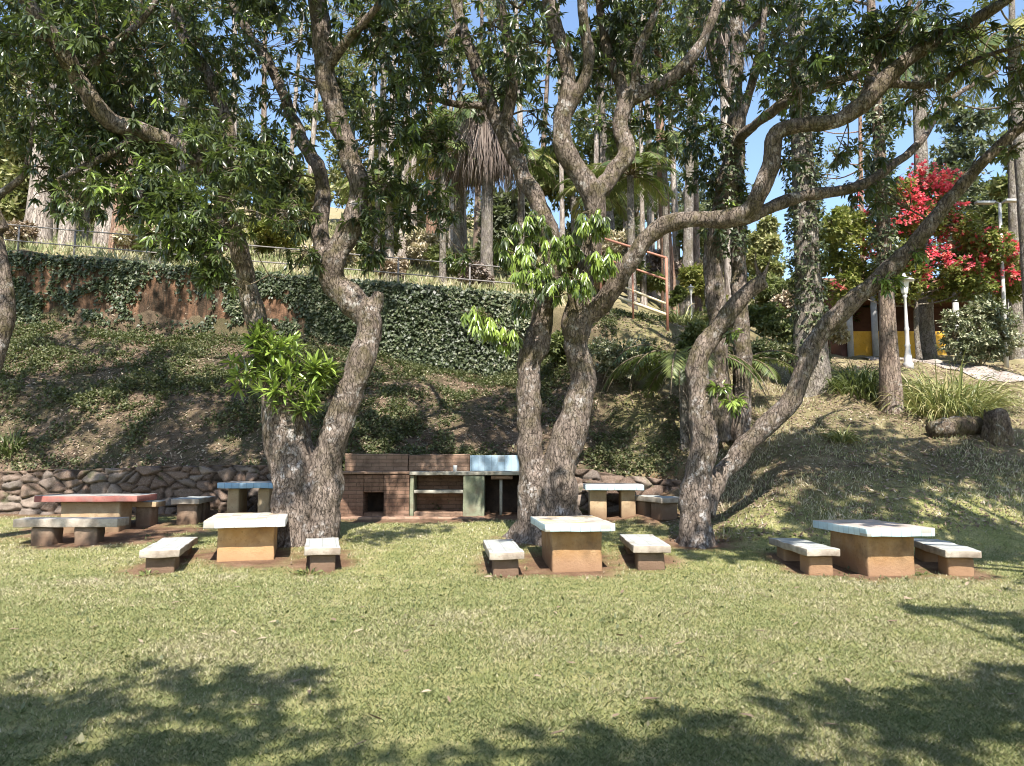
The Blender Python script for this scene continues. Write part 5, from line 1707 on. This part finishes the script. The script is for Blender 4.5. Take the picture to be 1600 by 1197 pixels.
    # ---- broad trees filling the skyline
    far = [
        # px, Y, crown top py, half width px, tint, leaf material, label
        (-30, 38, 60, 150, .75, 'far_leaf', 'yellow green tree at the upper left behind the pale trunks'),
        (120, 46, 90, 160, .6, 'far_leaf', 'broad green tree far behind the rusty trunk'),
        (330, 44, 170, 120, .62, 'grey_leaf', 'greyish tree on the dry slope behind the long mango limb'),
        (545, 48, 80, 110, .8, 'far_leaf', 'yellowish tall tree behind the forked mango'),
        (690, 52, 190, 120, .6, 'far_leaf', 'olive tree high on the slope behind the shaggy palms'),
        (975, 44, 170, 100, .7, 'far_leaf', 'bright green tree behind the slim feather palm'),
        (1080, 50, 270, 90, .6, 'grey_leaf', 'grey green tree up the slope right of the handrail'),
        (1120, 38, 330, 70, .72, 'far_leaf', 'light green small tree behind the ivy wrapped trunk'),
        (1205, 44, 335, 45, .85, 'far_leaf', 'pale yellow green tree in the gap left of the creeper clad trunk'),
        (1190, 62, 365, 80, .55, 'far_leaf', 'distant low tree under the sky gap'),
        (1320, 34, 330, 62, .58, 'boug_leaf', 'leafy tree left of the bougainvillea'),
        (1540, 40, 140, 110, .6, 'grey_leaf', 'hazy grey green tree behind the double headed street light'),
        (1500, 52, 230, 140, .6, 'far_leaf', 'wide tree beyond the pavilion roof'),
        (1640, 36, 190, 90, .7, 'far_leaf', 'green tree at the right edge behind the palm'),
        (35, 34, 170, 75, .85, 'far_leaf', 'sunny lime green tree between the pale trunks at the left'),
        (215, 38, 190, 90, .7, 'far_leaf', 'mid green tree right of the rusty trunk'),
        (235, 56, 40, 130, .55, 'grey_leaf', 'tall hazy tree beyond the long mango limb'),
        (450, 38, 250, 80, .78, 'far_leaf', 'pale scrubby tree on the dry slope, left of the forked trunk'),
        (600, 40, 225, 85, .82, 'far_leaf', 'yellow leaved tree right of the forked trunk'),
        (790, 36, 300, 70, .7, 'grey_leaf', 'grey green tree at the end of the railing'),
        (900, 40, 210, 90, .68, 'far_leaf', 'leafy tree between the upper forks of the twin trunked mango'),
        (1000, 56, 200, 90, .6, 'grey_leaf', 'hazy tree behind the slim feather palm'),
        (1150, 50, 250, 60, .65, 'far_leaf', 'tree of medium height behind the ivy wrapped trunk'),
        (1580, 30, 270, 60, .75, 'far_leaf', 'lime green tree behind the street light pole'),
    ]
    for i, (px, Y, tp, hw, tint, lm, lab) in enumerate(far):
        b = gbase(px, Y)
        top = P(px, tp, Y).z - b.z
        W = hw / FPX * Y
        n = 16
        bl = []
        for j in range(n):
            f = rng.uniform(.22, 1)
            rr = W * math.sqrt(max(.06, 1 - (f * 1.9 - 1.0) ** 2 if f > .5 else .9)) * rng.uniform(.15, .85)
            a = rng.uniform(0, 2 * PI)
            s = W * rng.uniform(.22, .40)
            bl.append((rr * math.cos(a), rr * math.sin(a) * .8, max(.8, top * f - s * .6), s, int(84)))
        bulk_tree('tree', b, top * .85, .22 + W * .02, lab, 'trees on the skyline', bl, lm, 'grey_bark', .34, .15, 8, tint, 200 + i)
    # shrubs at the terrace edge, right of the railing
    shr = [(1062, 27, 440, 14, .35, 'far_leaf', 'small round clipped shrub beside the small white lamp', .10),
           (985, 20.5, 520, 60, .75, 'bush_leaf', 'pale leaved shrub below the orange handrail', .10),
           (1230, 24, 470, 60, .55, 'far_leaf', 'leafy shrub at the foot of the creeper clad trunk', .14),
           (1150, 24.5, 470, 50, .6, 'far_leaf', 'shrub behind the ivy wrapped tree', .14),
           (1200, 21, 520, 40, .7, 'bush_leaf', 'low pale shrub on the bank behind the diagonal limb', .11),
           (870, 22, 500, 50, .4, 'far_leaf', 'dark shrub seen between the twin trunks', .14),
           (1100, 21.5, 500, 40, .55, 'far_leaf', 'small shrub behind the third trunk', .12)]
    names = ['dry tan', 'straw coloured', 'olive', 'withered grey', 'lime green', 'bleached', 'dull green']
    where = [(20, 27.5, 345, 40), (215, 29, 345, 40), (265, 27, 372, 30), (315, 30, 345, 45), (430, 31, 345, 55), (520, 29, 375, 40), (575, 31, 345, 45), (610, 27.5, 398, 28), (655, 33, 345, 45), (705, 30, 375, 40), (745, 28, 400, 30), (790, 32, 365, 45), (830, 29, 400, 35), (890, 30, 385, 45), (950, 29, 400, 35), (965, 33, 350, 45), (1010, 30, 395, 35), (1040, 34, 360, 40), (1100, 30, 400, 40), (1130, 33, 370, 40), (1210, 33, 410, 40), (1245, 30, 440, 35), (1300, 27, 470, 28)]
    spots = ['at the left end of the railing', 'between two grove trunks', 'close behind the railing', 'beyond the railing, under the long limb', 'seen through the left mango', 'behind the forked trunk', 'on the dry slope right of the fork', 'hugging the railing right of the fork', 'behind the thin pale trunks', 'under the shorter dead skirt', 'at the foot of the shaggy palm', 'behind the end of the railing', 'beside the left middle trunk', 'between the middle trunks', 'behind the orange handrail, left end', 'upslope of the orange handrail', 'beside the slim feather palm', 'below the brown trunk', 'behind the small white lamp', 'behind the ivy wrapped trunk', 'in the gap before the creeper clad trunk', 'at the creeper clad trunk', 'at the left end of the pavilion']
    for i, (px, Y, tp, hw) in enumerate(where):
        k = i % 7
        shr.append((px, Y, tp, hw, (.85, .95, .6, .8, .78, .9, .55)[k], ('dead_leaf', 'grass', 'far_leaf', 'dead_frond', 'boug_leaf', 'grass', 'far_leaf')[k], '%s shrub %s' % (names[k], spots[i]), .15))
    for i, (px, Y, tp, hw, tint, lm, lab, lf) in enumerate(shr):
        b = gbase(px, Y)
        top = P(px, tp, Y).z - b.z
        W = hw / FPX * Y
        bl = [(rng.uniform(-.7, .7) * W, rng.uniform(-.5, .5) * W, top * rng.uniform(.35, .8), W * rng.uniform(.3, .48), 90) for _ in range(9)]
        bulk_tree('shrub', b, top * .6, .04, lab, None, bl, lm, 'twig', lf * 1.3, lf * .6, 6, tint, 300 + i, cat='shrub', twist=.05)
    # ---- bougainvillea
    b = gbase(1440, 25)
    green = rel_blobs(b, [(px, py, 25 + rng.uniform(-.7, .9), .72, 120) for px, py in [(1395, 300), (1430, 290), (1470, 300), (1400, 350), (1440, 350), (1490, 350), (1530, 370), (1400, 400), (1440, 410), (1490, 400), (1540, 410), (1580, 400), (1420, 440), (1470, 445), (1520, 445), (1570, 440), (1375, 420), (1350, 380), (1600, 420), (1330, 350), (1345, 430), (1310, 400), (1320, 450), (1460, 330), (1500, 430), (1400, 455), (1550, 385), (1590, 445), (1300, 350)]])
    t = bulk_tree('bougainvillea', b, 4.2, .10, 'large bougainvillea covered in red flowers above the yellow wall', None, green, 'boug_leaf', 'grey_bark', .15, .09, 8, .62, 401, cat='bougainvillea')
    red = [(1420, 285, 32), (1455, 280, 42), (1480, 295, 46), (1440, 310, 40), (1410, 320, 26), (1465, 330, 26), (1400, 345, 24), (1480, 275, 26), (1450, 350, 20), (1430, 370, 20), (1470, 375, 20), (1500, 370, 20), (1530, 375, 26), (1560, 370, 26), (1575, 400, 26), (1540, 400, 18), (1480, 400, 20), (1455, 395, 18), (1500, 410, 16), (1590, 390, 20), (1365, 385, 14), (1358, 330, 16), (1450, 425, 12), (1570, 420, 16), (1420, 400, 14), (1298, 445, 6), (1345, 300, 8), (1410, 415, 12), (1440, 265, 24), (1430, 335, 24), (1490, 345, 20), (1520, 420, 16), (1550, 440, 12), (1590, 430, 12), (1400, 300, 18), (1470, 440, 8), (1375, 350, 10), (1500, 320, 14)]
    c, ax = [], []
    for px, py, k in red:
        ctr = np.array(P(px, py, 24.45 + rng.uniform(-.5, .5)) - b)
        q = norm(rng.normal(0, 1, (int(k * 1.35), 3))) * rng.uniform(.1, 1, (int(k * 1.35), 1)) * .5
        c.append(ctr + q)
        ax.append(norm(q + np.array([0, -.3, .2])))
    c, ax = np.concatenate(c), np.concatenate(ax)
    bb, d, u, l, w = rosettes(c, ax, 6, .10, .085, .05, 1.0, rng)
    link('flowers', leaf_mesh('flowers', bb, d, u, l, w, .1, np.clip(np.repeat(rng.normal(.5, .25, len(c)), 6), 0, 1), True), M['flower'], t)
    # ---- variegated round bush
    b = gbase(1530, 23.5)
    bl = rel_blobs(b, [(px, py, 23.5 + dy, .55, 110) for px, py, dy in [(1495, 500, 0), (1530, 490, 0), (1565, 500, .1), (1490, 530, 0), (1530, 525, -.3), (1570, 530, 0), (1510, 545, -.1), (1550, 545, -.1), (1540, 480, .3)]])
    bulk_tree('bush', b, 1.4, .06, 'dense round bush with pale edged leaves below the bougainvillea', None, bl, 'bush_leaf', 'twig', .13, .065, 8, .72, 402, cat='bush')
    # ---- strap leaved clumps
    strap_clump('strap_leaf_plant', 1478, 18.9, 1.05, 1.25, 900, 'wide clump of pale strap leaves beside the slim trunk on the bank', .78, 61, .035)
    strap_clump('strap_leaf_plant', 1345, 20.3, .95, .9, 650, 'dark strap leaved clump left of the slim trunk', .35, 62, .035)
    strap_clump('strap_leaf_plant', 1075, 24.5, .5, 1.0, 260, 'tall grassy clump by the small white lamp', .6, 63, .03)
    strap_clump('spiky_plant', 1497, 18.4, .22, 2.0, 16, 'spiky upright plant rising from the pale strap leaf clump', .45, 64, .07)
    strap_clump('fern', 1312, 17.2, .22, .5, 120, 'small light green fern on the sunny right hand slope', .7, 65, .04)
    strap_clump('fern', 20, 18.6, .35, .6, 150, 'dark fern on the bank at the left edge', .12, 66, .04)
    strap_clump('weed', 245, 11.42, .10, .16, 50, 'tiny green weed at the foot of the left white bench', .55, 67, .03, )
    strap_clump('weed', 492, 11.6, .16, .17, 70, 'low weeds at the foot of the worn grey bench', .5, 68, .03)
    strap_clump('weed', 1420, 11.5, .12, .13, 40, 'low weeds at the foot of the red specked table', .6, 69, .03)
    # ---- log and stump
    b = gbase(1490, 17.3)
    t = empty('fallen_log', b, math.radians(12))
    tag(t, 'mossy grey fallen log under the strap leaf clump', 'log')
    lg = catmull([(-.65, 0, .12, .16), (-.2, .02, .17, .22), (.3, .0, .2, .23), (.62, 0, .2, .2)], 6)
    v, f = tube(lg[:, :3], lg[:, 3] * (1 + .12 * np.sin(np.arange(len(lg)) * 1.7)), 16)
    link('log_body', join_mesh('log_body', [(v, f)]), M['stump'], t, True)
    b = gbase(1552, 17.0)
    t = empty('tree_stump', b)
    tag(t, 'short broken tree stump beside the fallen log', 'stump')
    v, f = tube([(0, 0, -.3), (0, 0, .05), (.02, 0, .35), (.03, .01, .62)], [.34, .29, .25, .22], 18)
    v = [np.array(p) * np.array([1 + .15 * math.sin(5 * math.atan2(p[1], p[0])), 1 + .15 * math.sin(5 * math.atan2(p[1], p[0])), 1 + .12 * math.sin(3 * math.atan2(p[1], p[0])) * (p[2] > .5)]) for p in v]
    link('stump_body', join_mesh('stump_body', [(v, f)]), M['stump'], t, True)


# ------------------------------------------------------------------ right hand side: pavilion, lamps, path
def build_right():
    b = gbase(1450, 28.5)
    t = empty('pavilion', b)
    tag(t, 'low open pavilion with a yellow half wall, white posts and dark maroon interior', 'pavilion')
    X = lambda px: ray(px, 560)[0] * 28.5 - b.x
    z0 = -.6

    def box(name, x0, x1, y0, y1, a, c, m):
        link(name, join_mesh(name, [rough_box((x1 - x0, y1 - y0, c - a), ((x0 + x1) / 2, (y0 + y1) / 2, (a + c) / 2), .02, .5, .003, 1)]), M[m], t)
    box('half_wall', X(1328), X(1480), .02, .18, z0, 1.0, 'yellow_wall')
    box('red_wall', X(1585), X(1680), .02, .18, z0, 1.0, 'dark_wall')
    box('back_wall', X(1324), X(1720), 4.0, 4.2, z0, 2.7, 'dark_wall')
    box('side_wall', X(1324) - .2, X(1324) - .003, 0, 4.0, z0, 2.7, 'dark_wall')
    for px in (1328, 1367, 1442, 1495, 1582, 1660):
        v, f = cyl((X(px), -.1, z0), (X(px), -.1, 2.6), .115, 14)
        link('post', join_mesh('post', [(v, f)]), M['white_paint'], t, True)
    box('bench_top', X(1340), X(1400), 1.5, 2.0, .55, .65, 'red_paint')
    e = .6
    V = [(X(1322) - .3, -e, 2.6), (X(1720), -e, 2.6), (X(1720), 2.1, 3.4), (X(1322) - .3, 2.1, 3.4), (X(1322) - .3, 4.8, 2.6), (X(1720), 4.8, 2.6)]
    V += [(x, y, z + .12) for x, y, z in V]
    F = [(0, 3, 2, 1), (3, 4, 5, 2), (6, 7, 8, 9), (9, 8, 11, 10), (0, 1, 7, 6), (4, 10, 11, 5), (0, 6, 9, 3), (3, 9, 10, 4), (1, 2, 8, 7), (2, 5, 11, 8)]
    link('roof', join_mesh('roof', [(V, F)]), M['roof'], t)

    # ornate lamp post
    def ornate(px, Y, hgt, lab):
        b = gbase(px, Y)
        t = empty('lamp_post', b)
        s = hgt / 2.6
        prof = [(.20, -.1), (.20, .10), (.15, .14), (.15, .30), (.12, .36), (.10, .55), (.12, .60), (.085, .66), (.085, 1.0), (.105, 1.05), (.075, 1.12), (.06, 1.6), (.055, 1.92), (.10, 1.97), (.05, 2.03)]
        v, f = lathe([(r * s, z * s) for r, z in ((.66 * r, z) for r, z in prof)], 16)
        link('post', join_mesh('post', [(v, f)]), M['white_paint'], t, True)
        v, f = lathe([(.05 * s, 2.0 * s), (.09 * s, 2.06 * s), (.14 * s, 2.38 * s), (.13 * s, 2.40 * s)], 6)
        lan = link('lantern', join_mesh('lantern', [(v, f)]), M['glass'], t)
        v, f = lathe([(.26 * s, 2.395 * s), (.25 * s, 2.43 * s), (.10 * s, 2.50 * s), (.05 * s, 2.53 * s), (.04 * s, 2.60 * s), (.01 * s, 2.64 * s)], 16)
        link('cap', join_mesh('cap', [(v, f)]), M['white_paint'], lan, True)
        tag(t, lab, 'lamp post', 'ornate garden lamps')
    b = gbase(1421, 21.3)
    ornate(1421, 21.3, P(1421, 428, 21.3).z - b.z, 'ornate white lamp post before the yellow wall')
    b = gbase(1083, 27)
    ornate(1083, 27, P(1083, 445, 27).z - b.z, 'small white garden lamp behind the third trunk')
    # double headed street light
    b = gbase(1574, 24.6)
    top = P(1562, 318, 24.6) - b
    t = empty('street_light', b)
    tag(t, 'white pole street light with two flat lamp heads by the bougainvillea', 'street light')
    link('pole', join_mesh('pole', [cyl((0, 0, -.2), tuple(top), .075, 12, .045)]), M['white_paint'], t, True)
    for s in (-1, 1):
        c = top + Vector((s * .42, -.1 * s, .06))
        v, f = rough_box((.62, .20, .085), tuple(c), .03, .15, .001, 2)
        link('lamp_head', join_mesh('lamp_head', [(v, f)]), M['white_paint'], t, True)
        link('arm', join_mesh('arm', [cyl(tuple(top), tuple(top + Vector((s * .15, 0, .05))), .03, 8)]), M['metal'], t, True)
    # paved path along the terrace
    pts = [(1760, 19.6), (1640, 20.6), (1560, 21.8), (1490, 23.3), (1430, 25.2), (1380, 26.6)]
    c = catmull([(ray(px, 590)[0] * Y, Y) for px, Y in pts], 14)
    tn = np.gradient(c, axis=0)
    tn /= np.linalg.norm(tn, axis=1)[:, None]
    nr = np.stack([-tn[:, 1], tn[:, 0]], 1)
    V, F = [], []
    k = 7
    for i in range(len(c)):
        for j in range(k):
            q = c[i] + nr[i] * (j / (k - 1) - .5) * 1.9
            V.append((q[0], q[1], H(q[0], q[1]) + .035))
    for i in range(len(c) - 1):
        for j in range(k - 1):
            F.append((i * k + j, i * k + j + 1, (i + 1) * k + j + 1, (i + 1) * k + j))
    o = link('path', join_mesh('path', [(V, [tuple(reversed(q)) for q in F])]), M['paving'], None, True)
    tag(o, 'grey paved path along the right hand terrace', 'path', kind='structure')


build_light()
build_tables()
build_bbq()
xl = P(-140, 780, 17.35).x
stone_wall(xl, ray(526, 760)[0] * 17.3, 17.3, .25, 1.36, 1.62, 'rubble stone wall holding the bank left of the barbecue', 4)
stone_wall(ray(822, 760)[0] * 17.3, ray(1085, 760)[0] * 17.3, 17.3, .25, 1.55, 1.2, 'low rubble stone edging between the barbecue and the third trunk', 5, cell=.40)
build_retaining()
build_railing()
build_handrail()
mango_trees()
shade_trees()
build_back()
build_right()
build_ground()
build_grass()
build_cover()
build_weeds()
build_fallen()
